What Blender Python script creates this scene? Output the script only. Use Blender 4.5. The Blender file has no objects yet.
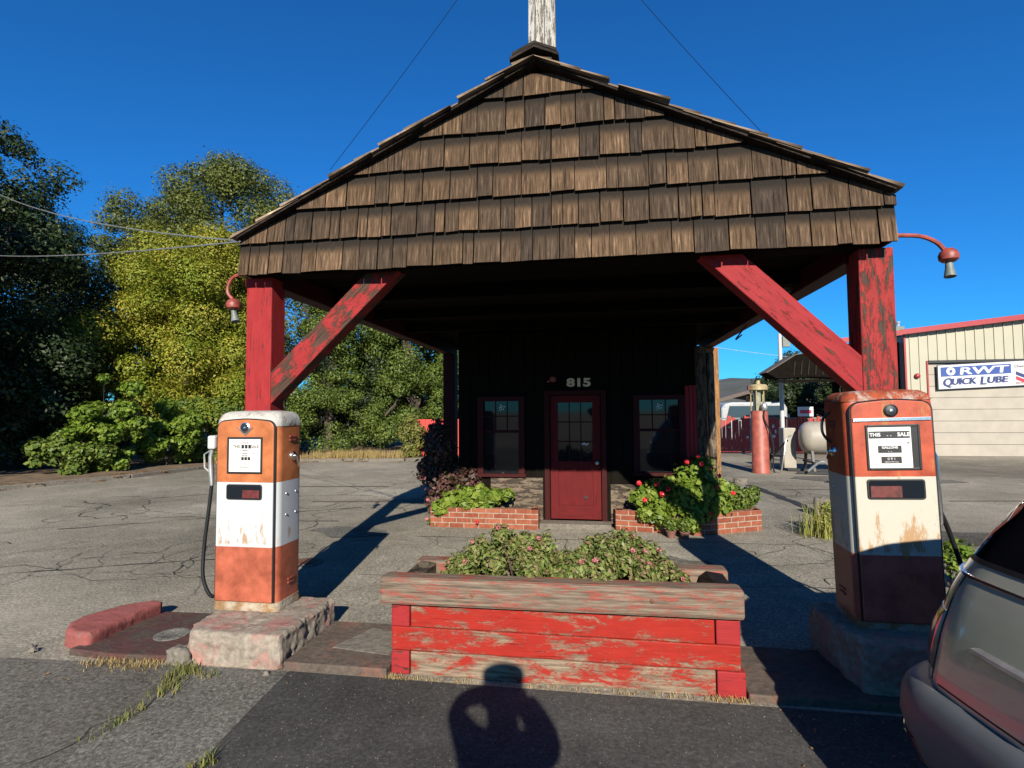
import bpy, math, random
import numpy as np
from math import sin, cos, radians as R, pi
from mathutils import Vector as V, Matrix

random.seed(7)
scene = bpy.context.scene
col = scene.collection

# ---------------------------------------------------------------- camera
cam_d = bpy.data.cameras.new('camera')
cam = bpy.data.objects.new('camera', cam_d)
col.objects.link(cam)
scene.camera = cam
F_PX, YAW, PITCH, ROLL = 540.0, R(9.05), R(2.86), R(0.4)
cam_d.sensor_width = 36.0
cam_d.lens = 36.0 * F_PX / 1024
cam_d.clip_start = 0.02
cam_d.clip_end = 6000
_fw = V((-sin(YAW) * cos(PITCH), cos(YAW) * cos(PITCH), sin(PITCH)))
_r = V((cos(YAW), sin(YAW), 0))
_u = _r.cross(_fw)
RT = _r * cos(ROLL) - _u * sin(ROLL)
UP = _u * cos(ROLL) + _r * sin(ROLL)
CAM = V((0, 0, 1.7))
cam.matrix_world = Matrix(((RT.x, UP.x, -_fw.x, CAM.x), (RT.y, UP.y, -_fw.y, CAM.y), (RT.z, UP.z, -_fw.z, CAM.z), (0, 0, 0, 1)))


def at(px, py, Y):
    d = _fw + RT * ((px - 512) / F_PX) + UP * ((384 - py) / F_PX)
    return CAM + d * (Y / d.y)


def gnd(px, py, z=0.0):
    d = _fw + RT * ((px - 512) / F_PX) + UP * ((384 - py) / F_PX)
    return CAM + d * ((z - 1.7) / d.z)


# ---------------------------------------------------------------- light
SUN_EL, SUN_AZ = R(27.0), R(9.3)
world = bpy.data.worlds.new('World')
scene.world = world
world.use_nodes = True
wn = world.node_tree
sky = wn.nodes.new('ShaderNodeTexSky')
sky.sky_type = 'NISHITA'
sky.sun_disc = False
sky.sun_elevation = SUN_EL
sky.sun_rotation = pi - SUN_AZ
sky.altitude = 100
sky.air_density = 1.0
sky.dust_density = 0.1
sky.ozone_density = 4.0
_t = wn.nodes.new('ShaderNodeMix')
_t.data_type = 'RGBA'
_t.blend_type = 'MULTIPLY'
_t.inputs[0].default_value = 1.0
_t.inputs[7].default_value = (.17, .86, 1.5, 1)
wn.links.new(sky.outputs[0], _t.inputs[6])
wn.links.new(_t.outputs[2], wn.nodes['Background'].inputs[0])
wn.nodes['Background'].inputs[1].default_value = 0.05
sd = bpy.data.lights.new('sun', 'SUN')
sd.energy = 5.0
sd.angle = R(0.53)
sd.color = (1.0, 0.93, 0.80)
so = bpy.data.objects.new('sun', sd)
col.objects.link(so)
_d = V((-sin(SUN_AZ) * cos(SUN_EL), cos(SUN_AZ) * cos(SUN_EL), -sin(SUN_EL)))
so.rotation_euler = _d.to_track_quat('-Z', 'Y').to_euler()
so.location = (3, -20, 12)
scene.view_settings.view_transform = 'Standard'
scene.view_settings.look = 'None'
scene.view_settings.gamma = 1
scene.view_settings.exposure = 0.97


# ---------------------------------------------------------------- materials
def lin(c):
    return tuple((x / 12.92 if x <= .04045 else ((x + .055) / 1.055) ** 2.4) for x in c)


ALB = .65


class NT:
    def __init__(s, name):
        s.m = bpy.data.materials.new(name)
        s.m.use_nodes = True
        s.t = s.m.node_tree
        s.p = s.t.nodes['Principled BSDF']

    def n(s, ty, **kw):
        x = s.t.nodes.new(ty)
        for k, v in kw.items():
            if k.startswith('i_'):
                x.inputs[k[2:].replace('_', ' ')].default_value = v
            else:
                setattr(x, k, v)
        return x

    def l(s, a, b):
        s.t.links.new(a, b)

    def coord(s, kind='Object', scale=(1, 1, 1)):
        tc = s.n('ShaderNodeTexCoord')
        mp = s.n('ShaderNodeMapping')
        mp.inputs['Scale'].default_value = scale
        s.l(tc.outputs[kind], mp.inputs[0])
        return mp.outputs[0]

    def noise(s, co, scale=5, detail=4, rough=.55, dist=0):
        x = s.n('ShaderNodeTexNoise')
        x.inputs['Scale'].default_value = scale
        x.inputs['Detail'].default_value = detail
        x.inputs['Roughness'].default_value = rough
        x.inputs['Distortion'].default_value = dist
        s.l(co, x.inputs['Vector'])
        return x.outputs['Fac']

    def ramp(s, fac, stops):
        x = s.n('ShaderNodeValToRGB')
        e = x.color_ramp.elements
        while len(e) > 1:
            e.remove(e[-1])
        for i, (p, c) in enumerate(stops):
            if not hasattr(c, '__len__'):
                c = (c, c, c)
            q = e[0] if i == 0 else e.new(p)
            q.position = p
            q.color = (*c[:3], 1)
        s.l(fac, x.inputs[0])
        return x.outputs[0]

    def mix(s, f, a, b, mode='MIX'):
        x = s.n('ShaderNodeMix', data_type='RGBA', blend_type=mode)
        for i, val in ((0, f), (6, a), (7, b)):
            if hasattr(val, 'is_output'):
                s.l(val, x.inputs[i])
            elif i == 0:
                x.inputs[0].default_value = val
            else:
                if not hasattr(val, '__len__'):
                    val = (val,) * 3
                x.inputs[i].default_value = (*val[:3], 1)
        return x.outputs[2]

    def math(s, op, a, b=0.0, c=None):
        x = s.n('ShaderNodeMath', operation=op)
        for i, val in ((0, a), (1, b), (2, c)):
            if val is None:
                continue
            if hasattr(val, 'is_output'):
                s.l(val, x.inputs[i])
            else:
                x.inputs[i].default_value = val
        return x.outputs[0]

    def bump(s, h, strength=.4, dist=.01):
        x = s.n('ShaderNodeBump')
        x.inputs['Strength'].default_value = strength
        x.inputs['Distance'].default_value = dist
        s.l(h, x.inputs['Height'])
        s.l(x.outputs[0], s.p.inputs['Normal'])

    def out(s, colr, rough=.6, metal=0, spec=None):
        if metal < .5:                                   # measured-looking albedos: everything a notch darker
            colr = s.mix(1.0, colr, ALB, 'MULTIPLY')
        if hasattr(colr, 'is_output'):
            s.l(colr, s.p.inputs['Base Color'])
        else:
            s.p.inputs['Base Color'].default_value = (*colr[:3], 1)
        if hasattr(rough, 'is_output'):
            s.l(rough, s.p.inputs['Roughness'])
        else:
            s.p.inputs['Roughness'].default_value = rough
        s.p.inputs['Metallic'].default_value = metal
        if spec is not None:
            s.p.inputs['Specular IOR Level'].default_value = spec
        return s.m


def plain(name, c, rough=.6, metal=0, var=.25, scale=8, bump=.15, spec=None):
    k = NT(name)
    co = k.coord()
    n = k.noise(co, scale, 5, .6)
    a = tuple(x * (1 - var) for x in c)
    b = tuple(min(1, x * (1 + var)) for x in c)
    cc = k.ramp(n, [(.3, a), (.7, b)])
    if bump:
        k.bump(k.noise(co, scale * 8, 3), bump, .004)
    return k.out(cc, rough, metal, spec)


def peeling(name, paint, wood, amount=.5, grain=9.0, rough=.65, fine=1.0, soft=.05):
    """old painted timber: paint lifted in long flakes along the grain (UV u = along the piece, metres)"""
    k = NT(name)
    co = k.coord('UV', (1.5, grain, 1))
    n1 = k.noise(co, 3.2 * fine, 8, .68, .4)
    co2 = k.coord('UV', (1.6, 26, 1))
    g = k.noise(co2, 2.5, 4, .6)
    w = k.mix(k.ramp(g, [(.3, 0), (.7, 1)]), tuple(x * .38 for x in wood), tuple(x * 1.45 for x in wood))
    co3 = k.coord('UV', (6, 14, 1))
    fl = k.noise(co3, 6, 6, .7)
    m = k.math('ADD', k.math('MULTIPLY', n1, .75), k.math('MULTIPLY', fl, .25))
    mask = k.ramp(m, [(amount - soft * .5, 0), (amount + soft * .5, 1)])
    n2 = k.noise(k.coord('UV', (1, 3, 1)), 5, 5)
    pc = k.mix(n2, tuple(x * .62 for x in paint), tuple(min(1, x * 1.2) for x in paint))
    crk = k.ramp(k.noise(k.coord('UV', (1.2, 34, 1)), 2.0, 6, .7), [(.33, .22), (.41, 1)])
    c = k.mix(mask, w, k.mix(1.0, pc, crk, 'MULTIPLY'))
    h = k.math('ADD', k.math('MULTIPLY', mask, .8), k.math('MULTIPLY', g, .6))
    k.bump(h, .55, .006)
    return k.out(c, rough, 0, .12)


def shake_mat(name, lo, hi, stain, stain_edge=.72):
    """weathered shingle: UV v runs from butt (0) to head (1) of each shingle"""
    k = NT(name)
    geo = k.n('ShaderNodeNewGeometry')
    rnd = geo.outputs['Random Per Island']
    co = k.coord('UV', (26, .42, 1))
    g = k.noise(co, 2.3, 7, .72, .3)
    tc = k.n('ShaderNodeTexCoord')
    sp = k.n('ShaderNodeSeparateXYZ')
    k.l(tc.outputs['UV'], sp.inputs[0])
    base = k.ramp(rnd, [(0, lo), (.35, tuple((a + b) / 2 for a, b in zip(lo, hi))), (.6, tuple(a * .85 for a in hi)), (.82, hi), (1, tuple(a * 1.25 for a in hi))])
    streak = k.ramp(g, [(.33, .22), (.45, .7), (.55, 1.15), (.68, 2.6)])
    c = k.mix(1.0, base, streak, 'MULTIPLY')
    # rain-washed lower part, dark lichen near the head
    e = k.math('ADD', sp.outputs[1], k.math('MULTIPLY', k.math('SUBTRACT', g, .5), .9))
    e = k.math('ADD', e, k.math('MULTIPLY', rnd, .12))
    dk = k.ramp(e, [(stain_edge - .16, 0), (stain_edge + .06, .92)])
    c = k.mix(dk, c, stain)
    k.bump(g, .5, .006)
    return k.out(c, .85, 0, .1)


def asphalt(name, base, cracks=True, speck=1.0, crack_scale=.45, warm=1.0):
    k = NT(name)
    co = k.coord()
    big = k.noise(co, .22, 6, .6, .3)
    mid = k.noise(co, 3.1, 12, .78)
    fine = k.noise(co, 38, 8, .85)
    vor = k.n('ShaderNodeTexVoronoi')
    vor.inputs['Scale'].default_value = 150
    k.l(co, vor.inputs['Vector'])
    a = tuple(x * .62 for x in base)
    b = tuple(x * 1.3 for x in base)
    c = k.ramp(big, [(.35, a), (.65, b)])
    c = k.mix(.75, c, k.ramp(mid, [(.28, .45), (.42, .85), (.55, 1.05), (.75, 1.5)]), 'MULTIPLY')
    c = k.mix(.8 * speck, c, k.ramp(fine, [(.38, .25), (.46, .75), (.54, 1.2), (.63, 2.4)]), 'MULTIPLY')
    sp = k.n('ShaderNodeSeparateColor')
    k.l(vor.outputs['Color'], sp.inputs[0])
    st = k.ramp(sp.outputs[0], [(.93, 0), (.95, .45 * speck)])
    c = k.mix(st, c, tuple(x * 2.2 for x in base))
    h = k.math('MULTIPLY', fine, .5)
    if cracks:
        wob = k.n('ShaderNodeTexNoise')
        wob.inputs['Scale'].default_value = 1.6
        wob.inputs['Detail'].default_value = 6
        k.l(co, wob.inputs['Vector'])
        add = k.n('ShaderNodeVectorMath', operation='MULTIPLY_ADD')
        k.l(wob.outputs['Color'], add.inputs[0])
        add.inputs[1].default_value = (.9, .9, 0)
        k.l(co, add.inputs[2])
        vc = k.n('ShaderNodeTexVoronoi', feature='DISTANCE_TO_EDGE')
        vc.inputs['Scale'].default_value = crack_scale
        k.l(add.outputs[0], vc.inputs['Vector'])
        cr = k.ramp(vc.outputs[0], [(0.001, .8), (.006, 0)])
        cr = k.mix(1.0, cr, k.ramp(mid, [(.5, 0), (.6, 1)]), 'MULTIPLY')
        c = k.mix(cr, c, tuple(x * .22 for x in base))
        # pale dusty patches and dark oil spots
        sn = k.noise(co, .9, 5, .7, 1.0)
        c = k.mix(k.ramp(sn, [(.56, 0), (.72, .5)]), c, tuple(x * 1.7 for x in base))
        c = k.mix(k.ramp(sn, [(.22, .7), (.36, 0)]), c, tuple(x * .4 for x in base))
    k.bump(h, .7, .008)
    return k.out(c, .95, 0, .08)


def leafmat(name, cols, trans=.25, rough=.5, patch=None):
    k = NT(name)
    geo = k.n('ShaderNodeNewGeometry')
    c = k.ramp(geo.outputs['Random Per Island'], [(i / max(1, len(cols) - 1), q) for i, q in enumerate(cols)])
    if patch:
        n = k.noise(k.coord(), .55, 4, .6)
        c = k.mix(k.ramp(n, [(.42, 0), (.6, .75)]), c, patch)
    k.out(c, rough, 0, .22)
    c = k.mix(1.0, c, ALB, 'MULTIPLY')
    t = k.n('ShaderNodeBsdfTranslucent')
    k.l(c, t.inputs[0])
    mx = k.n('ShaderNodeMixShader')
    mx.inputs[0].default_value = trans
    k.l(k.p.outputs[0], mx.inputs[1])
    k.l(t.outputs[0], mx.inputs[2])
    k.l(mx.outputs[0], k.t.nodes['Material Output'].inputs[0])
    return k.m


def brickmat(name):
    k = NT(name)
    co = k.coord('UV')
    b = k.n('ShaderNodeTexBrick')
    k.l(co, b.inputs['Vector'])
    b.inputs['Color1'].default_value = (.27, .075, .042, 1)
    b.inputs['Color2'].default_value = (.37, .125, .07, 1)
    b.inputs['Mortar'].default_value = (.42, .36, .28, 1)
    b.inputs['Scale'].default_value = 1.0
    b.inputs['Brick Width'].default_value = .22
    b.inputs['Row Height'].default_value = .075
    b.inputs['Mortar Size'].default_value = .006
    n = k.noise(k.coord('UV'), 14, 5)
    c = k.mix(.7, b.outputs[0], k.ramp(n, [(.3, .6), (.7, 1.25)]), 'MULTIPLY')
    k.bump(k.math('SUBTRACT', 1.0, b.outputs[1]), .6, .006)
    return k.out(c, .9, 0, .15)


def concrete(name, base, paint=None, pamount=.5):
    k = NT(name)
    co = k.coord()
    n = k.noise(co, 3.5, 8, .7)
    n2 = k.noise(co, 22, 6, .7)
    c = k.ramp(n2, [(.3, tuple(x * .55 for x in base)), (.6, base), (.75, tuple(x * 1.25 for x in base))])
    if paint:
        n3 = k.noise(co, 5.5, 9, .75, .5)
        pm = k.ramp(n3, [(pamount - .05, 0), (pamount + .05, 1)])
        pc = k.mix(n2, tuple(x * .6 for x in paint), tuple(x * 1.2 for x in paint))
        c = k.mix(pm, c, pc)
    c = k.mix(.6, c, k.ramp(n, [(.3, .65), (.7, 1.2)]), 'MULTIPLY')
    k.bump(k.math('ADD', n2, k.math('MULTIPLY', n, 2)), .7, .012)
    return k.out(c, .9, 0, .2)


def glass(name, c=(.01, .012, .015), rough=.04):
    k = NT(name)
    return k.out(c, rough, 0, .35)


REDP = (.56, .028, .022)
M = {}
M['asph_old'] = asphalt('old_asphalt', (.30, .27, .215))
M['asph_new'] = asphalt('dark_asphalt', (.085, .083, .077), cracks=False, speck=.6)
M['asph_left'] = asphalt('worn_asphalt', (.15, .138, .118), speck=1.0)
M['apron'] = asphalt('concrete_apron', (.33, .30, .245), speck=.9, crack_scale=.35)
M['strip'] = asphalt('rough_strip', (.19, .18, .158), cracks=False, speck=1.0)
M['dark_line'] = plain('crack_filler', (.018, .018, .018), .8)
M['dirt'] = plain('leaf_litter', (.17, .11, .06), .95, var=.6, scale=3)
M['kerb'] = concrete('kerb_concrete', (.25, .22, .18))
M['pad_red'] = concrete('painted_pad', (.16, .125, .10), (.24, .125, .09), .56)
M['pad_dark'] = concrete('painted_pad_dark', (.11, .08, .065), (.12, .055, .048), .50)
M['plinth'] = concrete('plinth_concrete', (.40, .34, .27), (.48, .24, .20), .53)
M['kerb_red'] = concrete('kerb_red', (.32, .20, .17), (.38, .115, .10), .38)
M['post'] = peeling('post_paint', (.38, .032, .034), (.10, .05, .04), .40, 9)
M['post_worn'] = peeling('post_paint_worn', (.36, .036, .034), (.075, .05, .036), .485, 6)
M['brace_worn'] = peeling('brace_paint_worn', (.38, .034, .034), (.085, .05, .034), .50, 3)
M['brace'] = peeling('brace_paint', (.36, .030, .034), (.09, .045, .03), .42, 9)
M['plank'] = peeling('planter_paint', (.40, .028, .018), (.26, .19, .13), .455, 4, fine=.75, soft=.08)
M['plank_b'] = peeling('planter_paint_b', (.40, .032, .020), (.28, .21, .145), .53, 4, fine=.75, soft=.08)
M['cap'] = peeling('planter_cap', (.46, .07, .05), (.22, .17, .125), .56, 6, soft=.14)
M['darkwood'] = peeling('dark_timber', (.035, .025, .018), (.02, .013, .01), .5, 8)
M['black'] = plain('shade_black_boards', (.010, .008, .006), .95, spec=.04)  # near-black boards: shade under canopy and lean-to put into the colour
M['shadedred'] = peeling('shaded_red', (.055, .008, .008), (.03, .018, .012), .36, 6)  # darker copy of the red paint, canopy shade put into it
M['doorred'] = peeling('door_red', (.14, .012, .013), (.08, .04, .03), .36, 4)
M['tan'] = peeling('new_timber', (.42, .22, .085), (.30, .15, .06), .5, 10)
M['bark'] = peeling('bark_slab', (.16, .10, .06), (.045, .03, .022), .5, 8)
M['greywood'] = peeling('grey_board', (.22, .17, .12), (.06, .045, .035), .5, 6)
M['shingle'] = shake_mat('gable_shingle', (.052, .038, .028), (.128, .080, .047), (.022, .019, .016), .82)
M['roofshake'] = shake_mat('roof_shake', (.12, .085, .06), (.30, .22, .15), (.05, .04, .03), .95)
M['whitewood'] = peeling('white_timber', (.50, .48, .44), (.13, .11, .085), .48, 14)
M['brick'] = brickmat('planter_brick')
M['soil'] = plain('soil', (.05, .035, .022), .95, var=.5)
M['chrome'] = plain('chrome', (.75, .75, .74), .22, 1, var=.1, bump=0)
M['steel'] = plain('dull_steel', (.42, .42, .40), .45, .8, var=.25)
M['rubber'] = plain('black_rubber', (.012, .012, .013), .45, var=.2, bump=.05)
M['glass'] = glass('window_glass')
M['whitep'] = plain('white_enamel', (.62, .61, .58), .35, var=.05, bump=.03)
M['face'] = plain('dial_white', (.80, .79, .72), .5, var=.04, bump=0)
M['ink'] = plain('black_print', (.012, .012, .012), .5, var=0, bump=0)
M['inkwhite'] = plain('white_print', (.8, .8, .78), .5, var=0, bump=0)
M['redprint'] = plain('red_print', (.45, .05, .04), .5, var=.1, bump=0)
M['lampred'] = plain('lamp_red', (.30, .055, .035), .5, var=.4, scale=20)
M['lampgrey'] = plain('lamp_grey', (.17, .19, .17), .5, var=.3, scale=20)
M['cream'] = plain('cream_metal', (.46, .43, .32), .5, var=.05, scale=1, bump=0)
M['garage'] = plain('garage_panel', (.42, .37, .30), .55, var=.10, scale=2, bump=.05)
M['fascia'] = plain('red_fascia', (.38, .03, .035), .45, var=.1)
M['signwhite'] = plain('banner_white', (.66, .66, .66), .5, var=.02, bump=0)
M['signblue'] = plain('banner_blue', (.02, .07, .30), .5, var=.05, bump=0)
M['navy'] = plain('banner_navy', (.015, .035, .16), .5, var=.05, bump=0)
M['signred'] = plain('banner_red', (.60, .02, .05), .5, var=.05, bump=0)
M['fence'] = peeling('fence_red', (.52, .07, .06), (.30, .19, .15), .45, 3, fine=1.4)
M['visred'] = plain('faded_red_steel', (.36, .085, .055), .55, var=.4, scale=5)
M['visyellow'] = plain('faded_yellow_steel', (.42, .33, .17), .55, var=.3, scale=8)
M['tank'] = plain('tank_white', (.40, .36, .29), .4, var=.15, scale=3)
M['truck'] = plain('truck_white', (.42, .43, .44), .5)
M['rust'] = plain('rust', (.16, .06, .03), .8, var=.5, scale=12)
M['hill'] = plain('hill_scrub', (.085, .088, .075), .95, var=.45, scale=.008, bump=0)
M['shed'] = plain('shed_roof', (.13, .10, .08), .8)
M['petal'] = plain('red_petal', (.75, .02, .03), .5, var=.2, bump=0)
M['pink'] = plain('pink_petal', (.50, .16, .16), .6, var=.3, bump=0)
M['litter'] = leafmat('dry_leaf', [(.30, .15, .05), (.42, .24, .09), (.18, .08, .03)], .1)
M['trunk'] = plain('bark', (.085, .062, .045), .95, var=.5, scale=4, bump=.5)
M['skin'] = plain('skin', (.50, .30, .21), .55, var=.08, bump=.05)
M['cloth'] = plain('dark_cloth', (.04, .045, .06), .85, var=.2)
M['hair'] = plain('dark_hair', (.03, .02, .015), .7)

L_DARK = leafmat('leaf_dark', [(.018, .032, .012), (.035, .060, .018), (.06, .085, .03)], .12, .45)
L_OAK = leafmat('leaf_oak', [(.07, .10, .02), (.13, .16, .03), (.20, .21, .05)], .25, .5)
L_YEL = leafmat('leaf_yellow', [(.20, .26, .02), (.36, .38, .035), (.50, .46, .06), (.58, .44, .09)], .35, .5, patch=(.20, .28, .025))
L_LIME = leafmat('leaf_lime', [(.10, .18, .02), (.20, .31, .035), (.30, .38, .06)], .35, .45)
L_MID = leafmat('leaf_mid', [(.075, .13, .022), (.14, .21, .035), (.22, .27, .05)], .25, .5)
L_BAY = leafmat('leaf_bay', [(.06, .105, .02), (.12, .175, .03), (.21, .26, .05)], .2, .5)
L_SHR = leafmat('leaf_shrub', [(.09, .14, .03), (.17, .22, .05), (.26, .29, .08), (.26, .15, .10)], .2, .5)
L_GER = leafmat('leaf_geranium', [(.10, .18, .02), (.22, .32, .04), (.32, .38, .07)], .3, .45)
L_PURP = leafmat('leaf_purple', [(.05, .045, .025), (.12, .05, .045), (.20, .09, .08), (.05, .08, .03)], .2, .5)
L_DRY = leafmat('leaf_dry', [(.45, .33, .12), (.60, .45, .18), (.36, .22, .08)], .2, .6)
L_WEED = leafmat('leaf_weed', [(.12, .17, .03), (.26, .28, .06), (.36, .27, .10)], .3, .6)
L_STALK = leafmat('leaf_stalk', [(.28, .34, .06), (.42, .42, .10), (.48, .40, .16)], .3, .6)


# ---------------------------------------------------------------- mesh tools
def wloc(o):
    p = V((0, 0, 0))
    while o is not None:
        p = p + o.location
        o = o.parent
    return p


def setp(o, label=None, cat=None, group=None, kind=None):
    if label: o['label'] = label
    if cat: o['category'] = cat
    if group: o['group'] = group
    if kind: o['kind'] = kind
    return o


def thing(name, label, cat, loc=(0, 0, 0), group=None):
    o = bpy.data.objects.new(name, None)
    o.empty_display_size = .2
    col.objects.link(o)
    o.location = loc
    return setp(o, label, cat, group)


class MB:
    def __init__(s):
        s.v, s.f, s.uv = [], [], []

    def add(s, vs, fs, uvs=None):
        b = len(s.v)
        s.v += [tuple(x) for x in vs]
        for i, q in enumerate(fs):
            s.f.append([b + j for j in q])
            if uvs:
                s.uv.append(uvs[i])
            else:
                n = len(q)
                s.uv.append([(vs[j][0] + vs[j][1] * .3, vs[j][2] + vs[j][1] * .2) for j in q])
        return s

    def slab(s, o, a, b, c, jit=True):
        """box from corner o with edge vectors a, b, c; UV u follows the longest edge, in metres"""
        o, a, b, c = V(o), V(a), V(b), V(c)
        if a.cross(b).dot(c) < 0:
            a, b = b, a
        E3 = [a, b, c]
        L = [e.length for e in E3]
        li = L.index(max(L))
        ou, ov = (random.random() * 20, random.random() * 20) if jit else (0, 0)
        vs = [o + a * i + b * j + c * k for k in (0, 1) for j in (0, 1) for i in (0, 1)]
        idx = lambda i, j, k: i + 2 * j + 4 * k
        fs, uvs = [], []
        spec = [((0, 0, 0), (0, 1, 0), (1, 1, 0), (1, 0, 0)), ((0, 0, 1), (1, 0, 1), (1, 1, 1), (0, 1, 1)),
                ((0, 0, 0), (1, 0, 0), (1, 0, 1), (0, 0, 1)), ((0, 1, 0), (0, 1, 1), (1, 1, 1), (1, 1, 0)),
                ((0, 0, 0), (0, 0, 1), (0, 1, 1), (0, 1, 0)), ((1, 0, 0), (1, 1, 0), (1, 1, 1), (1, 0, 1))]
        for q in spec:
            fs.append([idx(*t) for t in q])
            axes = [k for k in range(3) if len({t[k] for t in q}) == 2]
            ua = li if li in axes else axes[0]
            va = [k for k in axes if k != ua][0]
            third = 3 - ua - va
            uvs.append([(ou + t[ua] * L[ua], ov + t[va] * L[va] + q[0][third] * .37 + third * 1.3) for t in q])
        return s.add(vs, fs, uvs)

    def box(s, x0, x1, y0, y1, z0, z1, jit=True):
        return s.slab((x0, y0, z0), (x1 - x0, 0, 0), (0, y1 - y0, 0), (0, 0, z1 - z0), jit)

    def beam(s, p, q, w, h, up=(0, 0, 1)):
        """bar from p to q; w = sideways, h = along 'up'"""
        p, q = V(p), V(q)
        d = (q - p)
        sd_ = d.cross(V(up)).normalized() * w
        u = sd_.cross(d).normalized() * h
        return s.slab(p - sd_ / 2 - u / 2, d, sd_, u)

    def tube(s, pts, r, n=8, cap=True):
        pts = [V(p) for p in pts]
        rs = r if hasattr(r, '__len__') else [r] * len(pts)
        vs, fs, uvs = [], [], []
        ref = None
        for i, p in enumerate(pts):
            t = (pts[min(i + 1, len(pts) - 1)] - pts[max(i - 1, 0)]).normalized()
            if ref is None:
                ref = t.orthogonal().normalized()
            ref = (ref - t * ref.dot(t))
            ref = ref.normalized() if ref.length > 1e-6 else t.orthogonal().normalized()
            bn = t.cross(ref)
            for k in range(n):
                a = 2 * pi * k / n
                vs.append(p + (ref * cos(a) + bn * sin(a)) * rs[i])
        for i in range(len(pts) - 1):
            for k in range(n):
                k2 = (k + 1) % n
                fs.append([i * n + k, i * n + k2, (i + 1) * n + k2, (i + 1) * n + k])
        if cap:
            fs.append(list(range(n))[::-1])
            fs.append([(len(pts) - 1) * n + k for k in range(n)])
        return s.add(vs, fs)

    def lathe(s, prof, c=(0, 0, 0), n=20, axis=(0, 0, 1)):
        """prof: (radius, height) pairs; closed with caps when radius > 0 at the ends"""
        ax = V(axis).normalized()
        a1 = ax.orthogonal().normalized()
        a2 = ax.cross(a1)
        vs, fs = [], []
        for r, h in prof:
            for k in range(n):
                t = 2 * pi * k / n
                vs.append(V(c) + ax * h + (a1 * cos(t) + a2 * sin(t)) * max(r, 1e-4))
        for i in range(len(prof) - 1):
            for k in range(n):
                k2 = (k + 1) % n
                fs.append([i * n + k, i * n + k2, (i + 1) * n + k2, (i + 1) * n + k])
        fs.append(list(range(n))[::-1])
        fs.append([(len(prof) - 1) * n + k for k in range(n)])
        return s.add(vs, fs)

    def prism(s, pts, z0, z1):
        n = len(pts)
        vs = [(x, y, z0) for x, y in pts] + [(x, y, z1) for x, y in pts]
        fs = [list(range(n))[::-1], list(range(n, 2 * n))]
        fs += [[i, (i + 1) % n, n + (i + 1) % n, n + i] for i in range(n)]
        uvs = [[pts[j % n] for j in f] for f in fs[:2]]
        acc = 0
        for i in range(n):
            p, q = pts[i], pts[(i + 1) % n]
            L = math.dist(p, q)
            uvs.append([(acc, z0), (acc + L, z0), (acc + L, z1), (acc, z1)])
            acc += L
        return s.add(vs, fs, uvs)

    def prism_y(s, pts, y0, y1):
        """outline in x,z extruded along y"""
        n = len(pts)
        vs = [(x, y0, z) for x, z in pts] + [(x, y1, z) for x, z in pts]
        fs = [list(range(n)), list(range(n, 2 * n))[::-1]]
        fs += [[(i + 1) % n, i, n + i, n + (i + 1) % n] for i in range(n)]
        return s.add(vs, fs)

    def sheet(s, pts, z):
        return s.add([(p[0], p[1], z) for p in pts], [list(range(len(pts)))])

    def loft(s, rings, caps=True):
        n = len(rings[0])
        vs = [p for r in rings for p in r]
        fs = []
        for i in range(len(rings) - 1):
            for k in range(n):
                k2 = (k + 1) % n
                fs.append([i * n + k, i * n + k2, (i + 1) * n + k2, (i + 1) * n + k])
        if caps:
            fs.append(list(range(n))[::-1])
            fs.append([(len(rings) - 1) * n + k for k in range(n)])
        return s.add(vs, fs)

    def build(s, name, mat, parent=None, bev=0, smooth=False, sub=0, local=False):
        me = bpy.data.meshes.new(name)
        off = V((0, 0, 0)) if (local or parent is None) else wloc(parent)
        me.from_pydata([tuple(V(p) - off) for p in s.v], [], s.f)
        ul = me.uv_layers.new(name='UVMap')
        fl = [c for q in s.uv for uvp in q for c in uvp]
        ul.data.foreach_set('uv', fl)
        me.validate()
        me.update()
        me.materials.append(mat)
        o = bpy.data.objects.new(name, me)
        col.objects.link(o)
        if parent is not None:
            o.parent = parent
        if smooth:
            me.polygons.foreach_set('use_smooth', [True] * len(me.polygons))
            me.set_sharp_from_angle(angle=R(40))
        if bev:
            b = o.modifiers.new('bevel', 'BEVEL')
            b.width = bev
            b.segments = 2
            b.limit_method = 'ANGLE'
            b.angle_limit = R(35)
        if sub:
            q = o.modifiers.new('sub', 'SUBSURF')
            q.levels = q.render_levels = sub
        return o


def rrect(w, d, r, n=5, cx=0, cy=0):
    pts = []
    for (sx, sy, a0) in ((1, 1, 0), (-1, 1, 90), (-1, -1, 180), (1, -1, 270)):
        for k in range(n + 1):
            a = R(a0 + 90 * k / n)
            pts.append((cx + sx * (w / 2 - r) + r * cos(a), cy + sy * (d / 2 - r) + r * sin(a)))
    return pts


def text(body, size, mat, parent, loc, rot=(pi / 2, 0, 0), name='lettering', shear=0, offset=0, align='CENTER', sx=1.0, ext=.0015):
    cu = bpy.data.curves.new('t', 'FONT')
    cu.body = body
    cu.size = size
    cu.align_x = align
    cu.align_y = 'CENTER'
    cu.shear = shear
    cu.offset = offset
    cu.extrude = ext
    o = bpy.data.objects.new('t', cu)
    me = bpy.data.meshes.new_from_object(o)
    bpy.data.objects.remove(o)
    q = bpy.data.objects.new(name, me)
    me.materials.clear()
    me.materials.append(mat)
    col.objects.link(q)
    q.rotation_euler = rot
    q.scale = (sx, 1, 1)
    if parent is not None:
        q.parent = parent
        q.location = V(loc) - wloc(parent)
    else:
        q.location = loc
    return q


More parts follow.
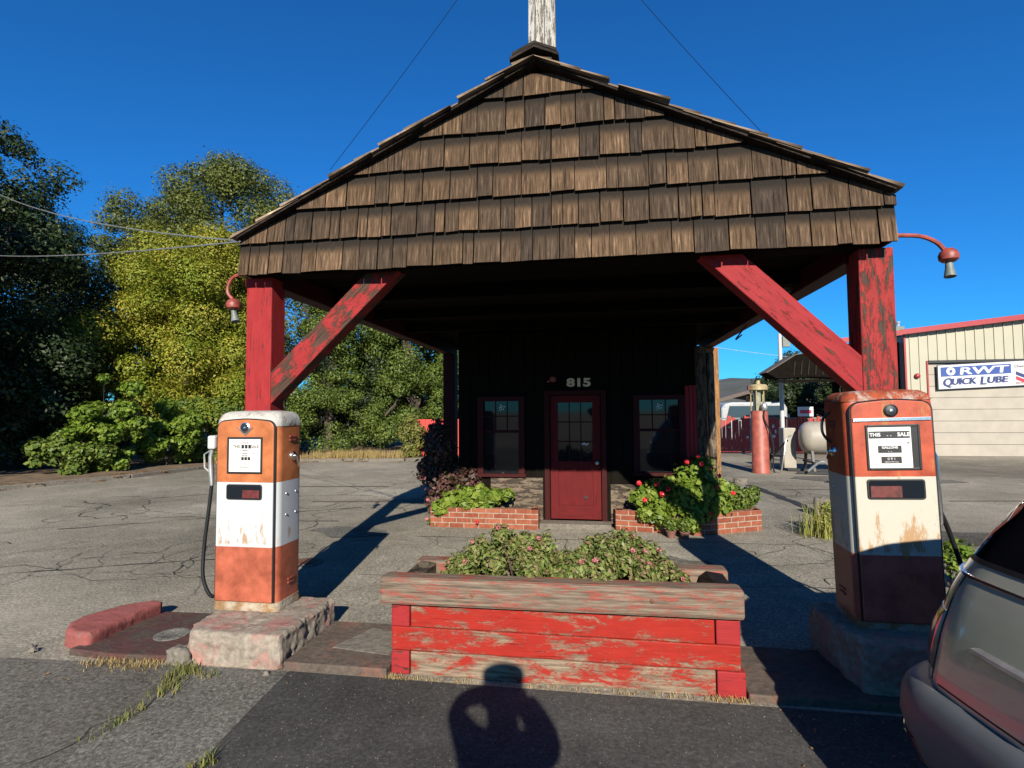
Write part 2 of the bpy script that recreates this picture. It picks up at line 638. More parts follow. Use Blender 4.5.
def leafcloud(name, mat, parent, clumps, n, size, seed, up=.35, spread=.9, aspect=.5, shell=.45):
    """many small leaf-shaped faces spread through ellipsoid clumps (x, y, z, rx, ry, rz)"""
    rg = np.random.default_rng(seed)
    C = np.array(clumps, float)
    vol = (C[:, 3] * C[:, 4] * C[:, 5]) ** .66
    cnt = np.maximum(8, (n * vol / vol.sum()).astype(int))
    ci = np.repeat(np.arange(len(C)), cnt)
    N = len(ci)
    d = rg.normal(size=(N, 3))
    d /= np.linalg.norm(d, axis=1)[:, None]
    rad = shell + (1 - shell) * rg.random(N) ** .6
    rad *= 1 + .16 * rg.normal(size=N)
    p = C[ci, :3] + d * rad[:, None] * C[ci, 3:6]
    nr = d + spread * rg.normal(size=(N, 3)) * .6
    nr[:, 2] += up
    nr /= np.linalg.norm(nr, axis=1)[:, None]
    t = np.cross(nr, rg.normal(size=(N, 3)))
    t /= np.linalg.norm(t, axis=1)[:, None]
    b = np.cross(nr, t)
    sz = size * (.6 + .8 * rg.random(N))[:, None]
    q = np.stack([p - t * sz * .5, p + b * sz * aspect * .5 + nr * sz * .08, p + t * sz * .5, p - b * sz * aspect * .5 + nr * sz * .08], 1).reshape(-1, 3)
    q[:, 2] = np.maximum(q[:, 2], .012)
    q -= np.array(wloc(parent)) if parent is not None else 0
    me = bpy.data.meshes.new(name)
    me.vertices.add(N * 4)
    me.vertices.foreach_set('co', q.ravel())
    me.loops.add(N * 4)
    me.loops.foreach_set('vertex_index', np.arange(N * 4, dtype=np.int32))
    me.polygons.add(N)
    me.polygons.foreach_set('loop_start', np.arange(0, N * 4, 4, dtype=np.int32))
    me.polygons.foreach_set('loop_total', np.full(N, 4, dtype=np.int32))
    me.update(calc_edges=True)
    me.materials.append(mat)
    o = bpy.data.objects.new(name, me)
    col.objects.link(o)
    if parent is not None:
        o.parent = parent
    return o


def envelope(c, rad, n, cr, seed, flat=.75, inner=.5, zmin=None, lay=0):
    rg = random.Random(seed)
    out = []
    while len(out) < n:
        d = V((rg.gauss(0, 1), rg.gauss(0, 1), rg.gauss(0, 1))).normalized()
        k = inner + (1 - inner) * rg.random() ** .5
        p = V(c) + V((d.x * rad[0], d.y * rad[1], d.z * rad[2])) * k
        if zmin is not None and p.z < zmin:
            continue
        r = cr * rg.uniform(.65, 1.35)
        out.append((p.x, p.y, p.z, r, r, r * flat))
    return out


def tree(name, label, loc, parts, trunk_h, trunk_r, mat, n, leaf, seed, group=None, limbs=7, cat='tree', up=.35, extra=None, inner=.6):
    """parts: list of (offset centre, radii, clump count, clump radius)"""
    rg = random.Random(seed)
    o = thing(name, label, cat, loc, group)
    m = MB()
    x, y, z = loc
    top = V((x + rg.uniform(-.3, .3), y, z + trunk_h))
    m.tube([(x, y, z - .1), (x + .05, y, z + trunk_h * .4), top], [trunk_r * 1.25, trunk_r, trunk_r * .6], 10)
    cl = []
    for i, (oc, rad, k, cr) in enumerate(parts):
        cl += envelope((x + oc[0], y + oc[1], z + oc[2]), rad, k, cr, seed * 13 + i, zmin=z + .25, inner=inner)
    for i in range(limbs):
        q = rg.choice(cl)
        s0 = V((x, y, z + trunk_h * rg.uniform(.35, .95)))
        e = V(q[:3])
        mid = (s0 + e) / 2 + V((0, 0, -.3))
        m.tube([s0, mid, e], [trunk_r * .5, trunk_r * .32, trunk_r * .12], 6)
    m.build('trunk', M['trunk'], o, smooth=True)
    leafcloud('crown', mat, o, cl, n, leaf, seed, up=up, spread=.65, shell=.6)
    if extra:
        em, en, es = extra
        leafcloud('new_growth', em, o, [c for c in cl if c[2] > z + trunk_h * .9], en, es, seed + 5, up=.8, shell=.9)
    return o


def blades(name, mat, pts, h, w, seed, parent=None, label=None, cat=None, group=None, kind=None, lean=.5):
    """grass blades / stalks as tapered two-segment strips"""
    rg = random.Random(seed)
    m = MB()
    for (x, y, z) in pts:
        hh = h * rg.uniform(.5, 1.2)
        a = rg.uniform(0, 2 * pi)
        dx, dy = cos(a), sin(a)
        l = rg.uniform(.05, lean) * hh
        ww = w * rg.uniform(.6, 1.3)
        px_, py_ = -dy * ww / 2, dx * ww / 2
        m.add([(x - px_, y - py_, z), (x + px_, y + py_, z), (x + px_ * .8 + dx * l * .4, y + py_ * .8 + dy * l * .4, z + hh * .6),
               (x - px_ * .8 + dx * l * .4, y - py_ * .8 + dy * l * .4, z + hh * .6), (x + dx * l, y + dy * l, z + hh)], [[0, 1, 2, 3], [3, 2, 4]])
    o = m.build(name, mat, parent)
    return setp(o, label, cat, group, kind)

# ================================================================ SETTING
def sheet(name, pts, z, mat, kind='structure'):
    m = MB()
    m.sheet(pts, z)
    return setp(m.build(name, mat), kind=kind)


sheet('ground', [(-3000, -600), (3000, -600), (3000, 3200), (-3000, 3200)], 0, M['asph_old'])
sheet('foreground_asphalt', [(-2.03, 3.36), (-1.99, 2.9), (-1.93, 2.41), (-1.8, 1.6), (-1.5, -8), (14, -8), (14, 3.2), (3, 3.36)], .004, M['asph_new'])
sheet('rough_concrete_strip', [(-2.72, 3.33), (-2.62, 3.0), (-2.66, 2.5), (-2.50, 2.1), (-2.3, -8), (-1.502, -8), (-1.802, 1.6), (-1.932, 2.41), (-1.992, 2.9), (-2.032, 3.36)], .004, M['strip'])
sheet('worn_foreground_asphalt', [(-4.2, 3.25), (-2.722, 3.33), (-2.622, 3.0), (-2.662, 2.5), (-2.502, 2.1), (-2.302, -8), (-12, -8), (-12, 1.2), (-5.2, 2.9)], .0045, M['asph_left'])
sheet('concrete_apron', [(-2.5, 4.12), (2.45, 4.12), (3.15, 8.6), (3.3, 12.5), (2.3, 15.5), (1.5, 15.5), (1.5, 8.0), (-2.6, 7.9), (-2.55, 6)], .004, M['apron'])
# seams in the apron and in the lot
m = MB()
for (a, b, w) in [((-2.5, 5.4), (2.6, 5.6), .018), ((0.2, 4.2), (.35, 7.7), .014), ((2.5, 7.3), (-2.5, 7.15), .014),
                  ((-7.9, 6.9), (-4.2, 9.2), .03), ((-9.8, 8.6), (-5.2, 8.0), .02), ((-7, 4.6), (-3.4, 6.2), .02)]:
    a, b = V((*a, 0)), V((*b, 0))
    n_ = (b - a).normalized().cross(V((0, 0, 1))) * w / 2
    k = 14
    L_, R_ = [], []
    for i in range(k + 1):
        p = a.lerp(b, i / k) + n_ * random.uniform(-3, 3)
        ww = random.uniform(.2, 1.2)
        L_.append(p - n_ * ww)
        R_.append(p + n_ * ww)
    for i in range(k):
        m.add([(q.x, q.y, .009) for q in (L_[i], L_[i + 1], R_[i + 1], R_[i])], [[0, 1, 2, 3]])
setp(m.build('pavement_joints', M['dark_line']), kind='structure')
# wandering cracks and tar patches
rc = random.Random(77)
m = MB()


def crack(x, y, ang, n, w, z, depth=0):
    p = (x, y)
    for i in range(n):
        ang += rc.gauss(0, .38)
        st_ = rc.uniform(.05, .14)
        q = (p[0] + cos(ang) * st_, p[1] + sin(ang) * st_)
        w0, w1 = w * rc.uniform(.35, 1.2), w * rc.uniform(.35, 1.2)
        nx, ny = -sin(ang), cos(ang)
        m.add([(p[0] - nx * w0 / 2, p[1] - ny * w0 / 2, z), (q[0] - nx * w1 / 2, q[1] - ny * w1 / 2, z), (q[0] + nx * w1 / 2, q[1] + ny * w1 / 2, z), (p[0] + nx * w0 / 2, p[1] + ny * w0 / 2, z)], [[0, 1, 2, 3]])
        if depth < 2 and rc.random() < .05:
            crack(q[0], q[1], ang + rc.choice((-1, 1)) * rc.uniform(.5, 1.2), n // 2, w * .7, z, depth + 1)
        p = q


for (x, y, a_, n, w) in [(-3.4, 5.0, 2.9, 50, .012), (-5.0, 6.8, .3, 60, .014), (-9, 9.5, -.2, 60, .018), (-7.5, 7.6, 2.4, 45, .014), (-3.2, 8.8, 1.9, 50, .014), (-1.9, 4.9, .2, 34, .009),
                         (-.3, 5.7, 1.2, 22, .008), (1.2, 5.0, 1.0, 26, .009), (1.5, 7.0, .2, 28, .010), (3.2, 7.5, 1.2, 40, .012), (4.4, 9.0, .6, 40, .014), (5.6, 11.5, 2.5, 46, .016), (-4.6, 3.2, 2.6, 30, .006),
                         (-2.68, 2.9, -1.5, 16, .006), (-5.8, 5.1, 3.0, 40, .013), (-6.2, 10.2, .1, 50, .016), (3.0, 13.2, .2, 40, .018)]:
    crack(x, y, a_, n, w, .0095)
setp(m.build('crack_lines', M['dark_line']), kind='structure')
for (x, y, r_, mt) in [(-6.9, 8.6, .8, 'apron'), (-3.9, 11.0, .9, 'apron'), (-9.2, 10.6, .9, 'apron'), (.9, 6.2, .32, 'asph_left'), (4.6, 7.9, .6, 'asph_left'), (6.4, 14.2, 1.1, 'asph_left'), (-1.2, 6.6, .25, 'strip'), (-3.5, 7.3, .35, 'strip')]:
    sheet('repair_patch', [(x + r_ * cos(t) * rc.uniform(.6, 1.3) * 1.5, y + r_ * sin(t) * rc.uniform(.6, 1.2)) for t in [i * .449 for i in range(14)]], .0078, M[mt])
# broad ragged gutter crack right of the building
m = MB()
pts = []
for i in range(19):
    t = i / 18
    pts.append((3.62 - .30 * t + .03 * random.uniform(-1, 1), 8.7 + 4.2 * t, .06 + .035 * random.random()))
for i in range(18):
    x, y, w = pts[i]
    x2, y2, w2 = pts[i + 1]
    m.add([(x - w, y, .009), (x + w, y, .009), (x2 + w2, y2, .009), (x2 - w2, y2, .009)], [[0, 1, 2, 3]])
setp(m.build('gutter_crack', M['dark_line']), kind='structure')
# patches of pale old paint / repairs
for i, (x, y, a, b) in enumerate([(-4.9, 7.9, .9, .05), (-4.1, 9.8, 1.3, .05), (-6.3, 11.6, 1.6, .07), (4.2, 10.6, .5, .05), (5.2, 12.4, 1.4, .06), (7.5, 11.2, 1.2, .04)]):
    sheet('worn_paint_line', [(x - a, y - b - a * .1), (x + a, y - b + a * .12), (x + a * .9, y + b + a * .12), (x - a, y + b * .4 - a * .1)], .009, M['kerb'])

# verge with leaf litter beyond the lot, and its low kerb
edge = [(-40, -4), (-18, 5.2), (-13.4, 10.25), (-12.3, 12.6), (-11.9, 15.1), (-10.7, 17.2), (-8.6, 17.8), (-6.6, 17.9), (-4.6, 19.5), (-3, 24)]
m = MB()
m.prism(edge + [(-3, 90), (-120, 90), (-120, -4)], -.2, .07)
setp(m.build('verge', M['dirt']), kind='structure')
m = MB()
for i in range(len(edge) - 1):
    a, b = V((*edge[i], 0)), V((*edge[i + 1], 0))
    d = (b - a).normalized().cross(V((0, 0, 1))) * .07
    m.slab(a + d * .1 + V((0, 0, -.02)), (b - a), d * 1.9, V((0, 0, .125)))
setp(m.build('kerb', M['kerb'], bev=.015), kind='structure')

# distant hills
def ridge(name, y, x0, x1, hfun, mat, depth=500):
    nx, ny = 120, 14
    vs, fs = [], []
    for j in range(ny):
        for i in range(nx):
            x = x0 + (x1 - x0) * i / (nx - 1)
            t = j / (ny - 1)
            h = hfun(x) * sin(pi / 2 * t) ** .8
            h += 5 * sin(x * .021 + t * 6) * t * (1 - t) * 2 + random.uniform(-1.2, 1.2) * t
            vs.append((x, y + depth * (t - 1) + 30 * sin(x * .011), h - 2))
    for j in range(ny - 1):
        for i in range(nx - 1):
            a = j * nx + i
            fs.append([a, a + 1, a + nx + 1, a + nx])
    mm = MB()
    mm.add(vs, fs)
    return setp(mm.build(name, mat, smooth=True), kind='structure')


def hh(x):
    return 74 + 9 * sin(x * .006 + .4) + 5 * sin(x * .017 + 1) + 3 * sin(x * .045) - 26 * max(0, min(1, (330 - x) / 420)) - .02 * max(0, x - 560)


ridge('hills', 1500, -1500, 2200, hh, M['hill'])

# island under the pumps: thin painted pads
m = MB()
m.box(-2.08, -1.365, 3.37, 4.08, -.05, .055)
setp(m.build('island_pad', M['pad_red'], bev=.008), kind='structure')
m = MB()
m.box(.842, 2.6, 3.40, 4.08, -.05, .045)
setp(m.build('island_pad_far', M['pad_red'], bev=.008), kind='structure')
m = MB()
m.prism([(-3.72, 3.36), (-3.3, 3.33), (-2.8, 3.37), (-2.75, 4.02), (-3.1, 4.12), (-3.6, 4.1)], -.05, .045)
setp(m.build('island_pad_worn', M['pad_dark'], bev=.01), kind='structure')
m = MB()
m.prism([(-1.86, 3.62), (-1.42, 3.56), (-1.42, 3.9), (-1.72, 3.98)], .052, .0585)
setp(m.build('pad_patch', M['kerb']), kind='structure')
m = MB()
m.lathe([(.12, .044), (.12, .049), (.08, .054), (.075, .051), (.0, .052)], (-3.18, 3.68, 0), 20)
setp(m.build('filler_cap', M['strip'], smooth=True), 'round grey fill cap set in the dark painted pad beside the left pump', 'fill cap')
m = MB()
m.lathe([(.20, .0), (.20, .010), (.17, .012)], (-3.30, 5.75, 0), 24)
cv = setp(m.build('manhole_cover', M['kerb']), 'rusty round cover in a pale ring behind the left pump', 'manhole cover')
m = MB()
m.lathe([(.13, .010), (.12, .02), (.0, .02)], (-3.30, 5.75, 0), 24)
m.build('lid', M['rust'], cv)

# ================================================================ STATION
XL, XR, XP = -2.98, 2.065, -.45          # eaves and peak
ZL, ZR, ZP = 3.18, 3.235, 4.435
YF, YB = 4.05, 11.3


def roofz(x):
    return ZL + (ZP - ZL) * (x - XL) / (XP - XL) if x < XP else ZP + (ZR - ZP) * (x - XP) / (XR - XP)


st = thing('gas_station', 'small old brown shingled filling station with a deep gabled canopy on red timber posts', 'gas station', (-.45, 8.1, 0))

# gable shingles
m = MB()
zb = 2.865
row = 0
while zb < ZP - .05:
    x = -3.0 - random.uniform(0, .1) * (row % 2)
    while x < 2.09:
        w = random.choice([.09, .12, .15, .17, .20, .24]) * random.uniform(.9, 1.1)
        x0, x1 = max(x, -3.0), min(x + w - random.uniform(.005, .012), 2.09)
        x += w
        if x1 - x0 < .03:
            continue
        lo = zb + random.uniform(-.006, .006)
        H = .262
        # clip to the roof line
        lim = lambda q: roofz(q) - .022
        if max(lim(x0), lim(x1)) < lo + .03:
            continue
        if lim(x0) < lo + .012 or lim(x1) < lo + .012:
            for _ in range(30):
                if lim(x0) < lo + .012: x0 += w / 30
                if lim(x1) < lo + .012: x1 -= w / 30
            if x1 - x0 < .02:
                continue
        yb, yt = 4.105 - random.uniform(0, .008), 4.14
        t0, t1 = min(lo + .30, lim(x0)), min(lo + .30, lim(x1))
        th = .022
        f0, f1 = (t0 - lo) / .30, (t1 - lo) / .30
        y0t, y1t = yb + (yt - yb) * f0, yb + (yt - yb) * f1
        tilt = random.uniform(-.0035, .0035)
        vs = [(x0, yb, lo + tilt), (x1, yb, lo - tilt), (x1, y1t, t1), (x0, y0t, t0), (x0, yb + th, lo + tilt), (x1, yb + th, lo - tilt), (x1, y1t + .004, t1), (x0, y0t + .004, t0)]
        ou = random.uniform(0, 50)
        U = [(ou, 0), (ou + x1 - x0, 0), (ou + x1 - x0, f1 * 1.14), (ou, f0 * 1.14)]
        fs = [[0, 1, 2, 3], [4, 7, 6, 5], [0, 4, 5, 1], [1, 5, 6, 2], [3, 7, 4, 0], [2, 6, 7, 3]]
        us = [U, [U[0], U[3], U[2], U[1]], [(0, 1)] * 4, [(0, 1)] * 4, [(0, 1)] * 4, [(0, 1)] * 4]
        m.add(vs, fs, us)
    zb += .264
    row += 1
m.build('gable_shingles', M['shingle'], st)
# backing, side cheeks of the gable
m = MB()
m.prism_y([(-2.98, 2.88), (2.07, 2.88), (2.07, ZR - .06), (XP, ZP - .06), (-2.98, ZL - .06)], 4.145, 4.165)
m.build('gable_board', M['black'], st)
for xa in (-2.99, 2.055):
    m = MB()
    m.box(xa, xa + .025, 4.17, YB - .1, 2.88, ZL - .05)
    m.build('eave_board', M['darkwood'], st)
# deck
m = MB()
m.add([(XL, YF, ZL), (XP, YF, ZP), (XP, YB, ZP), (XL, YB, ZL), (XL, YF, ZL - .016), (XP, YF, ZP - .016), (XP, YB, ZP - .016), (XL, YB, ZL - .016)],
      [[0, 3, 2, 1], [4, 5, 6, 7], [0, 1, 5, 4], [3, 7, 6, 2], [0, 4, 7, 3]])
m.add([(XR, YF, ZR), (XP, YF, ZP), (XP, YB, ZP), (XR, YB, ZR), (XR, YF, ZR - .016), (XP, YF, ZP - .016), (XP, YB, ZP - .016), (XR, YB, ZR - .016)],
      [[0, 1, 2, 3], [4, 7, 6, 5], [0, 4, 5, 1], [3, 2, 6, 7], [0, 3, 7, 4]])
roof = m.build('roof', M['darkwood'], st)
# shakes
m = MB()
for side in (-1, 1):
    e = V((XL, 0, ZL)) if side < 0 else V((XR, 0, ZR))
    d = V((XP, 0, ZP)) - e
    L = d.length
    d.normalize()
    nrm = V((d.z, 0, -d.x)) * (-1 if d.x > 0 else 1)
    if nrm.z < 0: nrm = -nrm
    ex = .245
    k = 0
    s = -.04
    while s < L - .05:
        y = YF - random.uniform(.0, .05)
        while y < YB:
            w = random.choice([.1, .14, .18, .22])
            ln = .40 + random.uniform(-.02, .02)
            s0 = s + random.uniform(-.015, .015)
            s1 = min(s0 + ln, L)
            o_ = e + d * s0 + nrm * .030 + V((0, y, 0))
            top = e + d * s1 + nrm * .006 + V((0, y, 0))
            th = random.uniform(.016, .026)
            lft = random.uniform(0, .012)
            wv = V((0, w - .006, 0))
            tn = nrm * th
            vs = [o_ + nrm * lft, o_ + nrm * lft + wv, top + wv, top, o_ + nrm * lft - tn, o_ + nrm * lft + wv - tn, top + wv - nrm * .005, top - nrm * .005]
            ou = random.uniform(0, 50)
            U = [(ou, 0), (ou + w, 0), (ou + w, 1), (ou, 1)]
            if side < 0:
                fs = [[0, 3, 2, 1], [4, 5, 6, 7], [0, 1, 5, 4], [1, 2, 6, 5], [2, 3, 7, 6], [3, 0, 4, 7]]
                us = [[U[0], U[3], U[2], U[1]], U, U, U, U, [U[3], U[0], U[0], U[3]]]
            else:
                fs = [[0, 1, 2, 3], [4, 7, 6, 5], [0, 4, 5, 1], [1, 5, 6, 2], [2, 6, 7, 3], [3, 7, 4, 0]]
                us = [U, [U[0], U[3], U[2], U[1]], U, U, U, U]
            m.add(vs, fs, us)
            y += w
        s += ex
        k += 1
m.build('roof_shakes', M['roofshake'], roof)
# ridge cap
m = MB()
for i in range(16):
    y = YF - .05 + i * .46
    for sgn in (-1, 1):
        p = V((XP, y, ZP + .055 + .01 * (i == 0)))
        q = V((XP + sgn * .19, y, ZP - .03 + .01 * (i == 0)))
        m.slab(p, q - p, V((0, .52, .0 if i else 0)), V((0, 0, .022)))
        if i == 0:
            m.slab(p + V((0, .01, .035)), (q - p) * .92, V((0, .4, 0)), V((0, 0, .022)))
m.build('ridge_cap', M['darkwood'], roof)

# canopy underside: ceiling boards, joists, beams
m = MB()
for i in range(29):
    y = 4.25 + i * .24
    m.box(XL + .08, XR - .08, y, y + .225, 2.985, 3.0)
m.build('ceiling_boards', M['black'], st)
for y in (5.3, 6.4, 7.5):
    m = MB()
    m.box(XL + .1, XR - .1, y, y + .09, 2.86, 2.98)
    m.build('joist', M['black'], st)
m = MB()
m.box(XL + .05, XR - .05, 4.20, 4.38, 2.875, 2.98)
m.build('front_beam', M['black'], st, bev=.008)
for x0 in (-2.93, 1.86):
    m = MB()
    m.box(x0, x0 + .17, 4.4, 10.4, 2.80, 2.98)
    m.build('side_beam', M['shadedred'], st, bev=.008)
# front posts and braces
m = MB()
m.box(-3.02, -2.78, 4.25, 4.46, 0, 2.87)
m.build('post', M['post'], st, bev=.01)
m = MB()
m.box(-3.028, -2.772, 4.242, 4.468, 2.80, 2.872)
m.build('post_cap', M['post'], st, bev=.006)
m = MB()
m.box(1.895, 2.13, 4.25, 4.46, 0, 2.87)
setp(m.build('post', M['post_worn'], st, bev=.01), 'red timber post with bare brown wood showing')
m = MB()
m.beam((-2.90, 4.34, 1.80), (-1.68, 4.34, 2.97), .16, .20)
setp(m.build('brace', M['brace_worn'], st, bev=.008), 'diagonal red brace with a long bare strip of wood')
m = MB()
m.beam((2.03, 4.34, 1.80), (.83, 4.34, 2.99), .16, .215)
m.build('brace', M['brace'], st, bev=.008)
# rear posts
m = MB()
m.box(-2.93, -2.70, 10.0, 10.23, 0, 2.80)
m.build('post', M['shadedred'], st, bev=.008)
m = MB()
m.box(1.90, 2.12, 10.0, 10.2, 0, 2.80)
setp(m.build('post', M['tan'], st, bev=.008), 'bare new tan timber post')

# walls
WX0, WX1, WY = -2.12, 1.42, 8.1
m = MB()
holes = [(-1.80, -1.12, .76, 1.88), (-.72, .03, .09, 1.93), (.52, 1.22, .80, 1.88)]
xs = [WX0]
for h in holes: xs += [h[0], h[1]]
xs.append(WX1)
for i in range(0, len(xs), 2):
    m.box(xs[i], xs[i + 1], WY, WY + .12, 0, 2.98)
for h in holes:
    m.box(h[0], h[1], WY, WY + .12, h[3], 2.98)
    if h[2] > .1:
        m.box(h[0], h[1], WY, WY + .12, 0, h[2])
m.box(WX0, WX0 + .12, WY + .12, 11, 0, 2.98)
m.box(WX1 - .12, WX1, WY + .12, 11, 0, 2.98)
m.box(WX0, WX1, 11, 11.12, 0, 2.98)
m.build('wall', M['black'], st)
m = MB()
x = WX0
while x < WX1 - .05:
    w = random.uniform(.13, .2)
    if not any(h[0] - .12 < x + w / 2 < h[1] + .12 for h in holes):
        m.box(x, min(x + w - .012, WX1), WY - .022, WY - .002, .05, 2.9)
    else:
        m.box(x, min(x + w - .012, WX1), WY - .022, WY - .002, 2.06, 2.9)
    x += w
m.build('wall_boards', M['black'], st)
# lower wall: grey weathered slab right of the left window
m = MB()
m.box(-1.62, -.83, WY - .035, WY - .003, .05, .70)
m.build('wainscot', M['greywood'], st, bev=.004)
m = MB()
m.box(.16, .98, WY - .035, WY - .003, .05, .62)
m.build('wainscot', M['greywood'], st, bev=.004)
# rough slabs and red boards at the right corner
m = MB()
m.slab((1.40, WY - .06, .02), (.15, 0, 0), (0, .10, 0), (-.02, 0, 2.6))
m.build('corner_slab', M['bark'], st, bev=.02)
m = MB()
m.slab((1.57, WY - .02, .02), (.10, 0, 0), (0, .10, 0), (-.02, 0, 2.5))
m.build('corner_slab', M['greywood'], st, bev=.02)
for x in (1.235, 1.29, 1.345):
    m = MB()
    m.box(x, x + .05, WY - .05, WY - .024, .05, 2.05)
    m.build('corner_board', M['post'], st, bev=.003)

# door
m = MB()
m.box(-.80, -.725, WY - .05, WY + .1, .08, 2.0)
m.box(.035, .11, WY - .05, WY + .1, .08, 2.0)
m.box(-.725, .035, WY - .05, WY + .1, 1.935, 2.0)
m.build('door_frame', M['shadedred'], st, bev=.004)
m = MB()
m.box(-.715, -.60, WY + .0, WY + .045, .10, 1.925)
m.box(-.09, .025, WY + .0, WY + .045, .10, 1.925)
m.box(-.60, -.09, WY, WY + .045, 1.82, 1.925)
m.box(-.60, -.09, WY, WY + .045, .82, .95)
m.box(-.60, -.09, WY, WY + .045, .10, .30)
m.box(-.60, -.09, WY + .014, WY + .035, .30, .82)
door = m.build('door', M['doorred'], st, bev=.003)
m = MB()
m.box(-.60, -.09, WY + .018, WY + .026, .95, 1.82)
m.build('door_glass', M['glass'], door)
m = MB()
for i in (1, 2):
    m.box(-.60 + .17 * i - .008, -.60 + .17 * i + .008, WY + .006, WY + .017, .95, 1.82)
    m.box(-.60, -.09, WY + .004, WY + .015, .95 + .29 * i - .008, .95 + .29 * i + .008)
m.build('muntins', M['shadedred'], door)
m = MB()
m.lathe([(.012, 0), (.012, .03), (.028, .04), (.03, .055), (.018, .07), (0, .072)], (-.03, WY, .93), 14, (0, -1, 0))
m.build('knob', M['steel'], door, smooth=True)
m = MB()
m.lathe([(.026, 0), (.026, .004)], (-.20, WY - .0005, .42), 14, (0, -1, 0))
m.build('letter_hole', M['ink'], door)
m = MB()
for k, (dx, dz) in enumerate([(-.04, 0), (-.015, .01), (.01, -.006), (.035, .004)]):
    m.lathe([(.013, 0), (.013, .002)], (-.20 + dx, WY + .0165, 1.20 + dz), 10, (0, -1, 0))
m.build('door_sticker', M['inkwhite'], door)
m = MB()
m.box(-.86, .16, 7.80, WY - .02, 0, .085)
m.build('door_step', M['kerb'], st, bev=.012)


def window(x0, x1, z0, z1, label=None, curtain=None):
    m = MB()
    w = .07
    m.box(x0 - .02, x0 + w, WY - .05, WY + .06, z0, z1)
    m.box(x1 - w, x1 + .02, WY - .05, WY + .06, z0, z1)
    m.box(x0 + w, x1 - w, WY - .05, WY + .06, z1 - w, z1)
    m.box(x0 - .04, x1 + .04, WY - .075, WY + .06, z0 - .05, z0)
    fr = m.build('window', M['shadedred'], st, bev=.004)
    setp(fr, label)
    zm = (z0 + z1) / 2 + .05
    m = MB()
    m.box(x0 + w, x1 - w, WY + .022, WY + .03, z0, z1 - w)
    m.build('pane', M['glass'], fr)
    m = MB()
    m.box(x0 + w, x1 - w, WY + .0, WY + .021, zm - .02, zm + .02)
    for i in (1, 2):
        xx = x0 + w + (x1 - x0 - 2 * w) * i / 3
        m.box(xx - .007, xx + .007, WY + .006, WY + .020, zm + .02, z1 - w)
    m.box(x0 + w, x1 - w, WY + .004, WY + .019, (zm + z1 - w) / 2 - .007, (zm + z1 - w) / 2 + .009)
    m.build('muntins', M['shadedred'], fr)
    # round white sticker
    m = MB()
    xc = (x0 + x1) / 2
    for k in range(9):
        a = k * 2.39996
        r = .011 * k ** .5 * 1.5
        m.lathe([(.0095, 0), (.0095, .002)], (xc + r * cos(a), WY + .0215, z1 - .17 + r * sin(a)), 8, (0, -1, 0))
    m.build('sticker', M['inkwhite'], fr)
    return fr


window(-1.80, -1.12, .76, 1.92)
fr = window(.52, 1.22, .80, 1.92)
text('815', .165, plain('brass_numbers', (.85, .66, .38), .5, var=.1, bump=0), st, (-.28, WY - .045, 2.11), name='house_number', offset=.007, sx=1.45, ext=.008)
m = MB()
m.lathe([(.02, 0), (.045, .02), (.05, .05), (.03, .08), (0, .085)], (-.66, WY - .03, 2.17), 14, (0, -1, 0))
q = setp(m.build('door_lamp', M['lampred'], smooth=True), 'small round dull orange lamp on the dark wall left of the number', 'wall lamp')
m = MB()
m.beam((-.75, WY - .05, 2.13), (-.69, WY - .05, 2.15), .02, .02)
m.build('bracket', M['lampred'], q)

# white timber mast on the ridge with its guys
mast = thing('mast', 'weathered white timber mast of split boards rising from the roof ridge', 'mast', (-.47, 4.9, 4.45))
for i, (x0, x1, dy, mt) in enumerate([(-.605, -.545, 0, 'whitewood'), (-.535, -.44, .03, 'whitewood'), (-.435, -.335, -.03, 'whitewood')]):
    m = MB()
    xt = -.485
    sh = .18
    m.slab((x0, 4.88 + dy, 4.42), (x1 - x0, 0, 0), (0, .10, 0), ((xt - (x0 + x1) / 2) * sh * 1.15, 0, 2.42))
    m.build('mast_board', M[mt], mast, bev=.004)
m = MB()
m.lathe([(.03, 0), (.06, .03), (.03, .08), (0, .09)], (-.47, 4.93, 6.82), 10)
m.build('finial', M['steel'], mast)
for (pt, lab) in ((at(330, 172, 4.5), 'thin guy wire from the mast to the left roof slope'), (at(762, 135, 4.5), 'thin guy wire from the mast to the right roof slope')):
    z = roofz(pt.x)
    p = V((pt.x, 4.5, max(z, pt.z) + .02))
    e = V((-.47, 4.93, 6.8))
    m = MB()
    m.tube([p.lerp(e, t) + V((0, 0, -.05 * 4 * t * (1 - t))) for t in [i / 10 for i in range(11)]], .0024, 5)
    setp(m.build('guy_wire', M['black']), lab, 'guy wire')

# gooseneck lamps
def gooseneck(label, base, pts, head, tip):
    o = thing('gooseneck_lamp', label, 'outdoor lamp', base, 'gooseneck lamps on the canopy corners')
    m = MB()
    m.tube(pts, .016, 8)
    m.build('arm', M['lampred'], o, smooth=True)
    m = MB()
    m.lathe([(.0, .055), (.028, .05), (.052, .03), (.064, .0), (.060, -.03), (.04, -.048), (0, -.05)], head, 16)
    m.build('lamp_cap', M['lampred'], o, smooth=True)
    m = MB()
    m.lathe([(.022, 0), (.026, .05), (.038, .115), (.034, .115), (.0, .09)], V(head) + V((0, 0, -.045)), 14, V(tip) - V(head))
    m.build('lamp_socket', M['lampgrey'], o, smooth=True)
    return o


